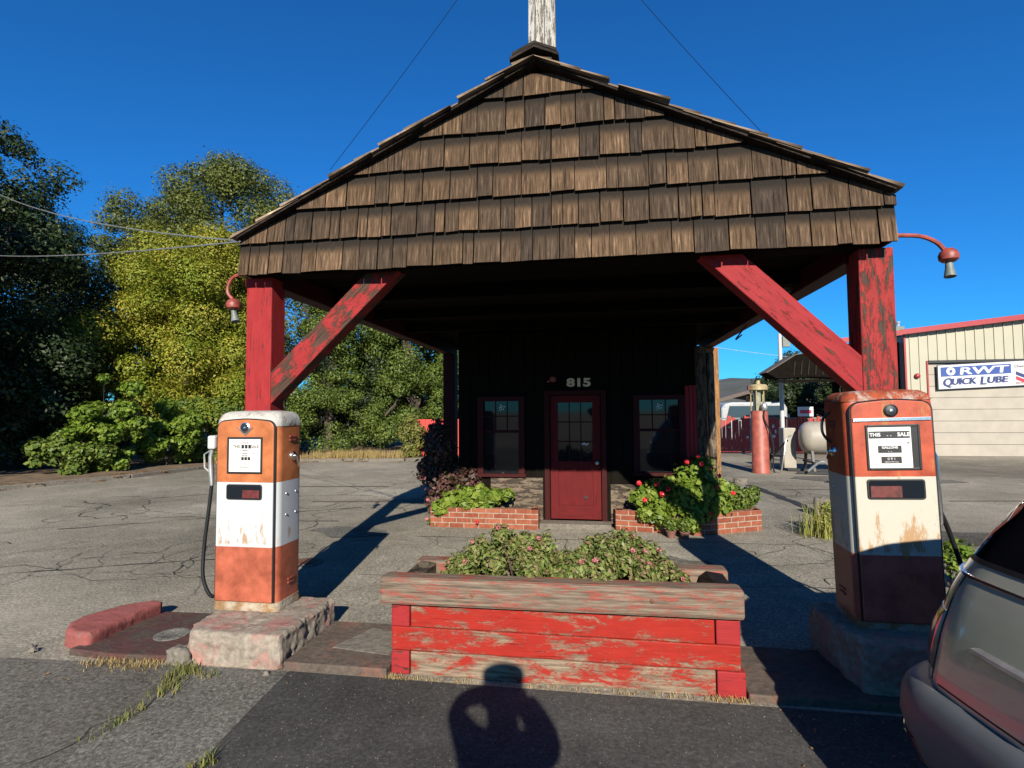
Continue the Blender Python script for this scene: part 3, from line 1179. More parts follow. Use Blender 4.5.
def arc(ps, n=6):
    """Catmull-Rom through points"""
    ps = [V(p) for p in ps]
    out = []
    for i in range(len(ps) - 1):
        p0, p1, p2, p3 = ps[max(i - 1, 0)], ps[i], ps[i + 1], ps[min(i + 2, len(ps) - 1)]
        for k in range(n):
            t = k / n
            out.append(.5 * ((2 * p1) + (p2 - p0) * t + (2 * p0 - 5 * p1 + 4 * p2 - p3) * t * t + (3 * p1 - p0 - 3 * p2 + p3) * t ** 3))
    out.append(ps[-1])
    return out


gooseneck('red gooseneck lamp reaching out to the right of the right-hand post', (2.09, 4.3, 2.96),
          arc([(2.05, 4.3, 2.97), (2.2, 4.3, 2.965), (2.34, 4.3, 2.95), (2.44, 4.3, 2.90), (2.49, 4.3, 2.84)]), (2.515, 4.3, 2.80), (2.505, 4.27, 2.6))
gooseneck('red gooseneck lamp hanging beside the left-hand post', (-3.02, 4.3, 2.9),
          arc([(-3.0, 4.3, 2.90), (-3.10, 4.3, 2.925), (-3.19, 4.3, 2.90), (-3.235, 4.3, 2.83), (-3.235, 4.3, 2.76), (-3.19, 4.3, 2.71)]), (-3.18, 4.3, 2.66), (-3.12, 4.28, 2.45))
# floodlight under the right side beam
fl = thing('floodlight', 'small grey floodlight hanging on a bent bracket under the right eave', 'floodlight', (2.02, 5.6, 2.75))
c = at(793, 291, 5.6)
m = MB()
m.slab(c + V((-.10, -.08, -.03)), (.22, 0, .03), (0, .14, 0), (0, 0, .06))
m.build('housing', M['lampgrey'], fl, bev=.012)
m = MB()
m.tube(arc([c + V((-.07, 0, .0)), c + V((.04, 0, .09)), c + V((.12, 0, .16)), c + V((.06, 0, .20)), V((1.99, 5.6, 2.80))]), .008, 6)
m.build('bracket', M['ink'], fl)
cbl = at(745, 327, 7.4)
m = MB()
m.tube(arc([cbl + V((.14, 0, .12)), cbl + V((.03, 0, .03)), cbl + V((-.12, 0, -.16)), cbl + V((-.04, 0, -.10))]), .010, 5)
setp(m.build('loose_cable', M['ink']), 'short loose black cable dangling from the right eave', 'cable')

# overhead wires
def wire(a, b, sag, r, label, n=24):
    a, b = V(a), V(b)
    m = MB()
    m.tube([a.lerp(b, t / n) + V((0, 0, -sag * 4 * (t / n) * (1 - t / n))) for t in range(n + 1)], r, 5)
    return setp(m.build('overhead_wire', M['steel']), label, 'overhead wire', 'overhead wires')


corner = V((-3.03, 4.2, 3.19))
for (p, Y, sag, lab, r) in [((0, 173), 9, .25, 'upper overhead wire slanting down to the left eave', .007),
                         ((0, 247), 9, .10, 'nearly level overhead wire running to the left eave', .008)]:
    q = at(p[0], p[1], Y)
    e = corner + (q - corner) * 1.8
    wire(corner, e, sag * 1.8, r, lab)
q0, q1 = at(0, 234, 14), at(150, 262, 20)
wire(q0 + (q0 - q1) * .3, q1, .05, .008, 'thin dark wire dipping into the big tree at the left')
wire(at(690, 343, 25), at(960, 366, 25), .25, .008, 'thin dark wire far behind the right brace')

# ================================================================ BRICK PLANTERS
def brick_planter(label, pts_out, h, th=.11):
    o = thing('brick_planter', label, 'brick planter', (pts_out[0][0], pts_out[0][1], 0))
    m = MB()
    for i in range(len(pts_out) - 1):
        a, b = V((*pts_out[i], 0)), V((*pts_out[i + 1], 0))
        d = (b - a).normalized()
        nn = V((-d.y, d.x, 0)) * th
        p = [a, b, b + nn, a + nn]
        L = (b - a).length
        vs = [(*q.xy, 0) for q in p] + [(*q.xy, h) for q in p]
        off = i * .7
        fs = [[0, 1, 5, 4], [1, 2, 6, 5], [2, 3, 7, 6], [3, 0, 4, 7], [4, 5, 6, 7]]
        us = [[(off, 0), (off + L, 0), (off + L, h), (off, h)], [(0, 0), (th, 0), (th, h), (0, h)], [(off, 0), (off + L, 0), (off + L, h), (off, h)],
              [(0, 0), (th, 0), (th, h), (0, h)], [(off, 0), (off + L, 0), (off + L, th), (off, th)]]
        m.add(vs, fs, us)
    m.build('wall', M['brick'], o, bev=.004)
    return o


bp = brick_planter('low brick planter under the left window full of leafy plants', [(-2.75, 9.6), (-2.47, 7.76), (-.87, 7.74), (-.87, 8.04)], .29)
m = MB(); m.prism([(-2.6, 9.4), (-2.36, 7.87), (-.98, 7.85), (-.98, 8.04), (-2.15, 8.04), (-2.15, 9.4)], .02, .22); m.build('soil', M['soil'], bp)
bp = brick_planter('low brick planter with angled end below the red geraniums', [(.20, 8.02), (.22, 7.86), (1.36, 7.66), (2.24, 8.10), (2.12, 9.2)], .29)
m = MB(); m.prism([(.33, 8.03), (.34, 7.97), (1.35, 7.79), (2.11, 8.16), (2.0, 9.1), (1.45, 9.1), (1.45, 8.03)], .02, .22); m.build('soil', M['soil'], bp)


def bush(name, label, loc, clumps, mat, n, leaf, seed, cat='shrub', group=None, flowers=None, stems=8, up=.35, aspect=.55, shell=.45):
    o = thing(name, label, cat, loc, group)
    rg = random.Random(seed)
    m = MB()
    for i in range(stems):
        c = rg.choice(clumps)
        m.tube([V(loc) + V((rg.uniform(-.1, .1), rg.uniform(-.08, .08), 0)), V(c[:3]) + V((rg.uniform(-1, 1) * c[3] * .5, rg.uniform(-1, 1) * c[4] * .5, 0))], [.010, .004], 5)
    m.build('stem', M['trunk'], o)
    leafcloud('foliage', mat, o, clumps, n, leaf, seed, up=up, aspect=aspect, shell=shell)
    if flowers:
        fm, pts, r = flowers
        for p in pts:
            mb = MB()
            for k in range(22):
                d = V((rg.gauss(0, 1), rg.gauss(0, 1), rg.gauss(0, 1))).normalized()
                c = V(p) + d * r * .75
                t = d.orthogonal().normalized() * r * .42
                b = d.cross(t)
                mb.add([c - t, c - b + d * .004, c + t, c + b + d * .004], [[0, 1, 2, 3]])
            mb.build('flower', fm, o)
    return o


# left building planter plants
cl = []
rg = random.Random(3)
for px, py, r in [(436, 450, .22), (428, 470, .25), (440, 485, .25), (432, 505, .18), (450, 470, .25), (455, 500, .22), (465, 480, .2), (480, 470, .2), (500, 480, .16), (448, 515, .15), (515, 488, .14)]:
    p = at(px + 4, py, 8.15 + rg.uniform(-.1, .5))
    cl.append((p.x, p.y, max(p.z, .3), r, r, r))
for px, py in [(424, 440), (428, 455), (420, 470), (430, 430)]:
    p = at(px + 8, py, 8.6)
    cl.append((p.x, p.y, p.z, .17, .17, .2))
bush('purple_shrub', 'tall dark reddish shrub at the left corner of the building', (-2.2, 8.3, .2), cl, L_PURP, 6500, .075, 11, flowers=(M['pink'], [tuple(at(x, y, 7.8)) for x, y in [(424, 478), (428, 500), (427, 519), (432, 524)]], .035))
cl = []
for px, py, r in [(440, 508, .13), (452, 500, .14), (466, 495, .15), (480, 494, .15), (494, 496, .12), (506, 494, .10), (445, 520, .10), (470, 504, .12), (436, 523, .09), (487, 504, .1)]:
    p = at(px, py, 7.78 + rg.uniform(-.05, .1))
    cl.append((p.x, p.y, p.z, r, r * .8, r * .85))
bush('leafy_plant', 'bright green leafy plant spilling over the left brick planter', (-1.9, 7.9, .2), cl, L_GER, 1300, .095, 12, cat='plant', aspect=.85, stems=10, flowers=(M['petal'], [tuple(at(477, 522, 7.68))], .03))
# right: geraniums
cl = []
for px, py, r in [(640, 497, .13), (652, 492, .16), (664, 500, .14), (645, 512, .12), (660, 515, .14), (670, 485, .12)]:
    p = at(px, py, 7.75 + rg.uniform(-.05, .1))
    cl.append((p.x, p.y, p.z, r, r, r))
fp = [tuple(at(x, y, 7.58)) for x, y in [(639, 483), (657, 484), (662, 494), (645, 500), (668, 489)]]
bush('geranium', 'smaller geranium with red blooms beside the door, shaded by the canopy', (.75, 7.86, .2), cl, L_GER, 1800, .07, 13, cat='flowering plant', group='geraniums', aspect=.85, flowers=(M['petal'], fp, .042))
cl = []
for px, py, r, Y in [(690, 478, .2, 7.9), (686, 495, .2, 7.75), (700, 470, .2, 8.0), (704, 490, .22, 7.8), (694, 512, .18, 7.68), (712, 500, .2, 7.85), (690, 522, .13, 7.62), (720, 490, .16, 8.0), (702, 512, .15, 7.75), (680, 505, .13, 7.7), (722, 505, .14, 7.95)]:
    p = at(px, py, Y)
    cl.append((p.x, p.y, p.z, r, r, r))
fp = [tuple(at(x, y, 7.6)) for x, y in [(698, 456), (702, 464), (711, 468), (719, 476), (697, 528), (700, 525), (710, 514), (716, 487), (733, 493), (687, 462)]]
bush('geranium', 'large bushy yellow-green geranium with scattered red blooms at the angled end', (1.45, 7.85, .2), cl, L_GER, 5200, .075, 14, cat='flowering plant', group='geraniums', aspect=.85, flowers=(M['petal'], fp, .036))
cl = []
for px, py, r in [(736, 497, .17), (745, 500, .15), (752, 494, .12), (738, 508, .12)]:
    p = at(px, py, 8.35)
    cl.append((p.x, p.y, p.z, r, r, r))
bush('shrub', 'round mid-green shrub at the right end of the angled brick planter', (2.0, 8.4, .2), cl, L_MID, 2400, .05, 15)
for (x, y, lab) in [(.93, 7.50, 'small terracotta pot in front of the right brick planter, nearer the door'), (1.10, 7.46, 'small terracotta pot in front of the right brick planter, nearer the large geranium')]:
    o = thing('flower_pot', lab, 'flower pot', (x, y, 0))
    m = MB(); m.lathe([(.045, 0), (.062, .08), (.068, .08), (.068, .10), (.058, .10), (.055, .085), (0, .085)], (x, y, .005), 16)
    m.build('pot', plain('terracotta', (.22, .09, .07), .8), o, smooth=True)
    leafcloud('foliage', L_MID, o, [(x, y, .19, .10, .09, .10)], 260, .05, 31)

# ================================================================ TIMBER PLANTER
pl = thing('timber_planter', 'large peeling red timber planter box standing between the two pumps', 'planter', (-.28, 3.7, 0))
F0 = 3.43
m = MB(); m.slab((-1.42, 3.375, .455), (2.25, 0, .012), (0, .15, 0), (0, 0, .175)); m.build('cap_rail', M['cap'], pl, bev=.022)
for i, (z0, z1, xa, xb) in enumerate([(.305, .452, -1.225, .665), (.155, .302, -1.355, .81), (.0, .152, -1.225, .665)]):
    m = MB(); m.box(xa, xb, F0, F0 + .13, z0, z1); m.build('plank', M['plank'] if i < 2 else M['plank_b'], pl, bev=.008)
    if i != 1:
        for (x0, x1) in ((-1.355, -1.232), (.672, .81 if i == 0 else .835)):
            m = MB(); m.box(x0, x1, F0 - .003, F0 + .6, z0, z1)
            m.build('end_timber', M['post'], pl, bev=.008)
    else:
        for (x0, x1) in ((-1.352, -1.235), (.68, .807)):
            m = MB(); m.box(x0, x1, F0 + .133, F0 + .45, z0, z1); m.build('end_timber', M['plank'], pl, bev=.008)
m = MB(); m.box(-1.34, .80, 3.93, 4.06, 0, .452); m.build('back_plank', M['plank_b'], pl, bev=.008)
m = MB(); m.slab((-1.36, 3.92, .455), (2.22, 0, .008), (0, .15, 0), (0, 0, .14)); m.build('cap_rail', M['cap'], pl, bev=.02)
for x in (-1.36, .66):
    m = MB()
    m.prism_y([(x, .455), (x + .16, .455), (x + .16, .585), (x + .05, .60), (x, .56)], 3.53, 3.915)
    m.build('side_rail', M['darkwood' if x > 0 else 'greywood'], pl, bev=.006)
for x, z in ((-.80, .545), (.30, .56)):
    m = MB(); m.lathe([(.014, 0), (.014, .006), (.007, .009)], (x, 3.376, z), 12, (0, -1, 0)); m.build('bolt', M['rust'], pl)
m = MB(); m.box(-1.22, .66, 3.565, 3.925, .05, .40); m.build('soil', M['soil'], pl)


def mound(label, cx, cz, rx, rz, seed, n):
    rgm = random.Random(seed)
    cl = []
    for i in range(46):
        a = rgm.uniform(-1, 1)
        b = rgm.uniform(-1, 1)
        if a * a + b * b > 1: continue
        x = cx + a * rx
        y = 3.77 + b * .24
        z = .46 + (cz - .46) * (1 - (a * a * .85 + b * b * .4)) * rgm.uniform(.6, 1.0)
        r = rgm.uniform(.06, .105)
        cl.append((x, y, z, r, r, r))
    fp = []
    for i in range(13):
        c = rgm.choice(cl)
        fp.append((c[0] + rgm.uniform(-.05, .05), c[1] - c[4] * .8, c[2] + c[5] * .8))
    return bush('shrub', label, (cx, 3.77, .4), cl, L_SHR, n, .034, seed, flowers=(M['pink'], fp, .016), stems=14, group='shrubs in the timber planter', shell=.3)


mound('left mound of small-leaved green shrub with a few dusky pink flowers in the timber planter', -.60, .86, .46, .4, 41, 13000)
mound('right mound of small-leaved shrub tinged purple-brown in the timber planter', .10, .87, .45, .4, 43, 13000)

# ================================================================ PUMP ISLAND BLOCKS
def block(name, label, pts, h, mat, seed, chip=.02, cat='concrete block', sub=5):
    """rough cast block: subdivided prism with worn edges"""
    rgb = random.Random(seed)
    bm = __import__('bmesh').new()
    import bmesh
    lo = [bm.verts.new((x, y, 0)) for x, y in pts]
    hi = [bm.verts.new((x, y, h)) for x, y in pts]
    bm.faces.new(lo[::-1]); bm.faces.new(hi)
    n = len(pts)
    for i in range(n):
        bm.faces.new([lo[i], lo[(i + 1) % n], hi[(i + 1) % n], hi[i]])
    bmesh.ops.bevel(bm, geom=[e for e in bm.edges if not all(v.co.z < .01 for v in e.verts)], offset=.018, segments=2, affect='EDGES')
    tmp = bpy.data.meshes.new('t')
    bm.to_mesh(tmp)
    bm.free()
    to = bpy.data.objects.new('t', tmp)
    col.objects.link(to)
    rm = to.modifiers.new('r', 'REMESH')
    rm.mode = 'VOXEL'
    rm.voxel_size = .014 if h > .1 else .008
    dg = bpy.context.evaluated_depsgraph_get()
    dg.update()
    bm = bmesh.new()
    bm.from_mesh(bpy.data.meshes.new_from_object(to.evaluated_get(dg)))
    bpy.data.objects.remove(to)
    from mathutils import noise
    for v_ in bm.verts:
        q = noise.noise(v_.co * 9 + V((seed, 0, 0))) * chip + noise.noise(v_.co * 28) * chip * .5 + min(0, noise.noise(v_.co * 14 + V((0, seed, 3))) + .18) * chip * 1.8
        c = V((sum(p[0] for p in pts) / n, sum(p[1] for p in pts) / n, h / 2))
        d = (v_.co - c); d.z *= .6
        if v_.co.z > .005:
            v_.co += d.normalized() * q
    me = bpy.data.meshes.new(name)
    bm.to_mesh(me); bm.free()
    me.materials.append(mat)
    me.polygons.foreach_set('use_smooth', [True] * len(me.polygons))
    me.set_sharp_from_angle(angle=R(38))
    o = bpy.data.objects.new(name, me)
    col.objects.link(o)
    return setp(o, label, cat)


block('pump_plinth', 'chipped pinkish concrete plinth under the left gas pump', [(-2.78, 3.36), (-2.10, 3.36), (-2.10, 4.13), (-2.90, 4.13), (-2.86, 3.5)], .22, M['plinth'], 3, cat='pump plinth')
block('pump_plinth', 'dark shaded concrete plinth under the right gas pump', [(1.50, 3.50), (2.4, 3.46), (2.4, 4.18), (1.44, 4.18)], .34, M['plinth'], 8, cat='pump plinth')
block('broken_concrete', 'broken pale lump of concrete at the corner of the left plinth', [(-2.94, 3.33), (-2.74, 3.30), (-2.72, 3.42), (-2.90, 3.44)], .11, M['kerb'], 5, .03, cat='concrete lump', sub=2)
block('red_kerb', 'red painted kerb stone with a rounded end left of the left pump', [(-3.62, 3.42), (-3.62, 4.10), (-3.74, 4.12), (-3.90, 3.98), (-3.99, 3.75), (-3.98, 3.58), (-3.88, 3.47), (-3.76, 3.42)], .13, M['kerb_red'], 6, .006, cat='kerb stone')
for i, (x, y, s) in enumerate([(-4.02, 3.36, .05), (-4.1, 3.42, .04), (-3.45, 3.30, .03), (-2.5, 3.27, .035), (-2.15, 3.29, .04), (-1.98, 3.3, .03)]):
    a = [(x + s * cos(t) * random.uniform(.7, 1.2), y + s * sin(t) * random.uniform(.6, 1)) for t in [0, 1.2, 2.4, 3.6, 5.0]]
    block('rubble', 'small pale concrete crumb lying on the asphalt edge', a, s * .7, M['kerb'], i + 20, .006, 'rubble', 1)['group'] = 'crumbs of concrete along the island'

# ================================================================ GAS PUMPS
def pump_body_mat(name, top, mid, low, z1, z2, rustf):
    k = NT(name)
    tc = k.n('ShaderNodeTexCoord')
    sp = k.n('ShaderNodeSeparateXYZ')
    k.l(tc.outputs['Object'], sp.inputs[0])
    co = tc.outputs['Object']
    n = k.noise(co, 5, 7, .7)
    n2 = k.noise(co, 26, 5, .7)
    z = k.math('ADD', sp.outputs[2], k.math('MULTIPLY', k.math('SUBTRACT', n2, .5), .006))
    isl = k.math('LESS_THAN', z, z1)
    ism = k.math('LESS_THAN', z, z2)
    T = k.mix(k.ramp(n, [(.3, 0), (.7, 1)]), tuple(x * .6 for x in top), tuple(min(1, x * 1.35) for x in top))
    Lw = k.mix(k.ramp(n, [(.3, 0), (.7, 1)]), tuple(x * .6 for x in low), tuple(min(1, x * 1.5) for x in low))
    Md = k.mix(n2, tuple(x * .93 for x in mid), mid)
    c = k.mix(ism, T, Md)
    c = k.mix(isl, c, Lw)
    # rust bleeding in soft vertical streaks, mostly low on the white band
    mp = k.n('ShaderNodeMapping'); mp.inputs['Scale'].default_value = (1, 1, .28)
    k.l(co, mp.inputs[0])
    rs = k.noise(mp.outputs[0], 11, 7, .72)
    zz = k.ramp(sp.outputs[2], [(z1 - .01, .0), (z1 + .03, .12), (z1 + .16, .07), (z1 + .3, 0.0)])
    rr = k.math('ADD', rs, zz)
    rm = k.ramp(rr, [(rustf, 0), (rustf + .07, .75)])
    c = k.mix(rm, c, (.42, .20, .05))
    chips = k.ramp(k.noise(co, 38, 4, .8), [(.70, 0), (.73, .8)])
    c = k.mix(chips, c, (.12, .06, .035))
    k.bump(n2, .12, .003)
    return k.out(c, k.ramp(n, [(.3, .35), (.7, .6)]), 0, .35)


def pump(label, loc, rotz, top, mid, low, rustf, kind):
    o = thing('gas_pump', label, 'gas pump', (0, 0, 0), 'vintage gas pumps')
    W, D, H = (.53, .33, 1.49) if kind == 'L' else (.51, .39, 1.49)
    zs = [(.0, 0), (.0, .035)]
    # base skirt
    m = MB()
    m.loft([[(x, y, z) for x, y in rrect(W + .012 - i, D + .012 - i, .05)] for z, i in ((0, 0), (.03, 0), (.036, .006), (.062, .006), (.066, .02))])
    m.build('base_skirt', pump_skirt, o, smooth=True)
    m = MB()
    rings = [(0.064, 0), (.5, 0), (1.0, 0), (1.38, 0), (1.43, .004), (1.462, .02), (1.482, .05), (1.49, .11)]
    m.loft([[(x, y, z) for x, y in rrect(W - 2 * i, D - 2 * i, max(.055 - i * .2, .03), 6)] for z, i in rings])
    body = m.build('body', pump_body_mat('pump_paint', top, mid, low, .475, .955, rustf), o, smooth=True)
    # white top cover, 3 mm proud
    m = MB()
    g = -.003
    rings = ([(1.375, g), (1.40, g)] if kind == 'L' else [(1.425, g + .002)]) + [(1.432, .001), (1.464, .016), (1.485, .047), (1.4935, .11), (1.494, .14)]
    m.loft([[(x, y, z) for x, y in rrect(W - 2 * i, D - 2 * i, max(.055 - i * .2, .03), 6)] for z, i in rings], caps=False)
    vs = [(x, y, 1.494) for x, y in rrect(W - .28, D - .28, .03, 6)]
    m.add(vs, [list(range(len(vs)))])
    m.build('top_cover', M['pump_top'] if kind == 'L' else M['pump_top_rusty'], o, smooth=True)
    # door panel: raised front with a black gasket around it
    yf = -D / 2
    hw = W / 2 - .028
    pts = [(-hw, .07), (hw, .07), (hw, 1.36)]
    for k in range(1, 8):
        a = R(90 * k / 8)
        pts.append((hw - .06 + .06 * cos(a), 1.36 + .055 * sin(a)))
    for k in range(0, 9):
        t = k / 8
        pts.append(((hw - .06) * (1 - 2 * t), 1.415 + .012 * sin(pi * t)))
    for k in range(1, 8):
        a = R(90 + 90 * k / 8)
        pts.append((-(hw - .06) + .06 * cos(a), 1.36 + .055 * sin(a)))
    pts.append((-hw, 1.36))
    # display and window openings are framed on top
    m = MB()
    m.prism_y([(x * .985, z) for x, z in pts], yf - .020, yf + .03)
    m.build('door_panel', body.data.materials[0], o, bev=.007)
    m = MB()
    m.tube([(x, yf - .004, z) for x, z in pts[1:]] + [(pts[0][0], yf - .004, pts[0][1])], .0085, 6)
    m.build('gasket', M['rubber'], o, smooth=True)
    y0 = yf - .0205
    # display
    dz0, dz1, dw = (1.02, 1.295, .145) if kind == 'L' else (.995, 1.275, .150)
    m = MB()
    fr = .014
    def frame(x0, x1, z0, z1, t, ya, yb):
        m.box(x0, x0 + t, ya, yb, z0, z1); m.box(x1 - t, x1, ya, yb, z0, z1)
        m.box(x0 + t, x1 - t, ya, yb, z1 - t, z1); m.box(x0 + t, x1 - t, ya, yb, z0, z0 + t)
    frame(-dw, dw, dz0, dz1, fr, y0 - .008, y0 + .004)
    m.build('display_frame', M['rubber'], o, bev=.003)
    m = MB(); m.box(-dw + fr, dw - fr, y0 - .0022, y0 + .002, dz0 + fr, dz1 - fr)
    dial = m.build('dial_face', M['face'], o)
    mid_ = (dz0 + dz1) / 2
    T = lambda b, s, x, z, mt='ink', sx=1.0, of=.0: text(b, s, M[mt], dial, (x, y0 - .0045, z), sx=sx, ext=.0006, offset=of)
    def rect(nm, x0, x1, z0, z1, mt, dy=.0032):
        mm = MB(); mm.box(x0, x1, y0 - dy, y0 - .0023, z0, z1); mm.build(nm, M[mt], dial)
    if kind == 'L':
        z_ = dz1 - .072
        for k in range(3):
            rect('counter', -.022 + k * .0285 - .006, .0 + k * .0285 - .006, z_ - .014, z_ + .014, 'ink')
        T('THIS', .030, -.068, z_); T('SALE', .030, .085, z_)
        text('GASOLINE', .012, M['redprint'], dial, (.0, y0 - .0045, z_ + .028), ext=.0006)
        rect('bar', -.02, .024, z_ - .034, z_ - .028, 'ink'); rect('bar', -.02, .024, z_ - .052, z_ - .047, 'ink')
        for k in range(3):
            rect('counter', -.028 + k * .0265, -.007 + k * .0265, z_ - .102, z_ - .078, 'ink')
        T('GALLONS', .011, .0, z_ - .068)
        for k in range(3):
            T('I', .022, -.035 + k * .035, z_ - .13)
        T('PRICE PER GALLON', .009, 0, z_ - .153)
        rect('bar', -.085, -.077, z_ - .053, z_ - .045, 'ink'); rect('bar', .072, .080, z_ - .053, z_ - .045, 'ink')
    else:
        z_ = dz1 - .062
        rect('counter', -.132, .095, z_ - .022, z_ + .022, 'ink')
        text('THIS', .030, M['inkwhite'], dial, (-.098, y0 - .0045, z_), ext=.0006, offset=.0008)
        text('SALE', .032, M['inkwhite'], dial, (.060, y0 - .0045, z_), ext=.0006, offset=.001)
        text('- -', .03, M['inkwhite'], dial, (-.02, y0 - .0045, z_ - .004), ext=.0006)
        rect('counter', -.085, .045, z_ - .112, z_ - .068, 'ink')
        text('GALLONS', .020, M['inkwhite'], dial, (-.02, y0 - .0045, z_ - .079), ext=.0006, offset=.0006)
        text('- -', .024, M['inkwhite'], dial, (-.02, y0 - .0045, z_ - .102), ext=.0006)
        rect('counter', -.07, .042, z_ - .176, z_ - .135, 'ink')
        text('0 9 1', .022, M['inkwhite'], dial, (-.014, y0 - .0045, z_ - .149), ext=.0006)
        text('CENTS PER GAL', .011, M['inkwhite'], dial, (-.014, y0 - .0045, z_ - .168), ext=.0006)
        rect('scratch', .078, .088, z_ - .056, z_ - .048, 'ink')
        # black strip painting shade in the reveal at the right of the dial
        mm = MB(); mm.box(dw - fr - .034, dw - fr, y0 - .004, y0 - .0022, dz0 + fr, dz1 - fr); mm.build('reveal_shade', M['rubber'], dial)
    # lower window
    wz0, wz1, ww = (.825, .94, .147) if kind == 'L' else (.815, .94, .160)
    m = MB(); m.prism_y(rrect(2 * ww, wz1 - wz0, .018, 4, 0, (wz0 + wz1) / 2), y0 - .006, y0 + .004)
    wf = m.build('window_frame', M['rubber'], o, bev=.003)
    m = MB(); m.prism_y(rrect(2 * ww - .02, wz1 - wz0 - .02, .012, 4, 0, (wz0 + wz1) / 2), y0 - .0075, y0 - .0062)
    m.build('window_glass', glass('pump_glass', (.012, .016, .022), .12), wf)
    m = MB(); m.box(-.01 if kind == 'L' else -ww + .018, ww - .02 if kind == 'L' else .03, y0 - .0085, y0 - .0077, wz0 + .014, wz1 - .042)
    m.build('red_reflection', plain('red_reflection', (.13, .018, .015), .5, var=.5, scale=30), wf)  # red-brown reflection in the glass, painted as a flat patch
    # emblem
    ez = 1.365 if kind == 'L' else 1.362
    m = MB(); m.lathe([(.040, 0), (.040, .006), (.032, .010), (.030, .006)], (0, y0, ez), 24, (0, -1, 0))
    em = m.build('emblem', M['chrome'] if kind == 'L' else M['rubber'], o, smooth=True)
    m = MB(); m.lathe([(.029, .006), (.029, .008), (.012, .010)], (0, y0, ez), 20, (0, -1, 0)); m.build('emblem_disc', M['rubber'], em)
    m = MB(); m.lathe([(.011, .008), (.010, .013), (0, .014)], (0, y0, ez), 14, (0, -1, 0)); m.build('emblem_centre', M['chrome'], em)
    if kind == 'L':
        m = MB()
        m.beam((-.065, y0 - .003, ez + .005), (0, y0 - .003, ez - .055), .005, .007)
        m.beam((.065, y0 - .003, ez + .005), (0, y0 - .003, ez - .055), .005, .007)
        m.build('emblem_wing', M['chrome'], em)
    else:
        m = MB(); m.box(-hw + .01, hw - .01, y0 - .007, y0 + .002, 1.296, 1.318)
        m.build('chrome_strip', M['chrome'], o, bev=.003)
    # bolts / louvres / handle on the sides
    sx = W / 2
    for s in (1, -1):
        for zl in (1.26, 1.288, .17, .198):
            mv = MB()
            mv.slab((s * sx, -.03, zl), (s * .010, 0, -.004), (0, .085, 0), (0, 0, .014))
            mv.build('louvre', M['lampred'], o, bev=.002)
        for (yy, zz) in ((-.06, .70), (.07, .70), (-.06, .86), (.07, .86)):
            mv = MB(); mv.lathe([(.010, 0), (.008, .006), (0, .007)], (s * sx, yy, zz), 10, (s, 0, 0)); mv.build('bolt', M['steel'], o)
    s = 1 if kind == 'L' else -1
    m = MB()
    m.lathe([(.038, 0), (.036, .012), (.015, .016), (.013, .034), (0, .035)], (s * sx, .02, 1.14 if kind == 'L' else 1.10), 18, (s, 0, 0))
    m.tube([(s * (sx + .03), .02, 1.14 if kind == 'L' else 1.10), (s * (sx + .035), .035, 1.10 if kind == 'L' else 1.07), (s * (sx + .03), .06, 1.055 if kind == 'L' else 1.05)], [.012, .009, .010], 8)
    m.build('crank', M['chrome'], o, smooth=True)
    # nozzle holster, nozzle and hose on the outer side
    s = -s
    if kind == 'L':
        m = MB()
        m.slab((s * (sx + .004), -.17, 1.20), (s * .065, 0, 0), (0, .10, 0), (0, 0, .105))
        m.build('nozzle_hood', M['whitep'], o, bev=.014)
        m = MB()
        m.tube([(s * (sx + .045), -.13, 1.22), (s * (sx + .065), -.13, 1.14), (s * (sx + .058), -.13, 1.02), (s * (sx + .05), -.13, .92)], [.020, .017, .021, .015], 10)
        m.tube([(s * (sx + .06), -.14, 1.19), (s * (sx + .105), -.15, 1.16), (s * (sx + .100), -.15, 1.06), (s * (sx + .06), -.14, 1.02)], .006, 6)
        m.build('nozzle', M['steel'], o, smooth=True)
        m = MB()
        m.tube(arc([(s * (sx + .05), -.13, .93), (s * (sx + .07), -.13, .75), (s * (sx + .105), -.13, .45), (s * (sx + .10), -.14, .22), (s * (sx + .045), -.12, .08), (s * (sx + .016), -.07, .12), (s * (sx + .018), -.02, .40), (s * (sx + .018), .03, .62)], 8), .0135, 10)
        m.build('hose', M['rubber'], o, smooth=True)
        m = MB()
        m.lathe([(.018, 0), (.018, .015), (.012, .02), (.012, .035)], (s * sx, .03, .62), 12, (s, 0, 0))
        m.build('hose_fitting', M['steel'], o, smooth=True)
    else:
        m = MB()
        m.tube([(s * (sx + .0), -.02, 1.10), (s * (sx + .05), -.03, 1.10), (s * (sx + .062), -.035, 1.06), (s * (sx + .066), -.035, .86), (s * (sx + .068), -.035, .64), (s * (sx + .045), -.035, .62)], .010, 8)
        m.build('nozzle_guard', M['chrome'], o, smooth=True)
        m = MB()
        m.tube([(s * (sx + .035), .0, 1.20), (s * (sx + .035), .0, 1.06), (s * (sx + .04), .0, .92), (s * (sx + .04), .0, .80)], [.012, .018, .020, .014], 10)
        m.build('nozzle', M['steel'], o, smooth=True)
        m = MB()
        m.tube(arc([(s * (sx + .04), .0, .84), (s * (sx + .075), .02, .74), (s * (sx + .14), .06, .60), (s * (sx + .20), .10, .44), (s * (sx + .26), .14, .26), (s * (sx + .30), .16, .05), (s * (sx + .2), .18, -.08), (s * (sx + .04), .16, .2), (s * (sx + .01), .12, .5)], 8), .015, 10)
        m.build('hose', M['rubber'], o, smooth=True)
        m = MB()
        m.tube(arc([(-sx + .0, .05, 1.36), (-sx - .04, .07, 1.31), (-sx - .045, .07, 1.22), (-sx - .005, .06, 1.15)], 6), .009, 8)
        m.build('pipe', M['rubber'], o, smooth=True)
    o.location = loc
    o.rotation_euler = (0, -.025 if kind == 'R' else 0, rotz)
    return o


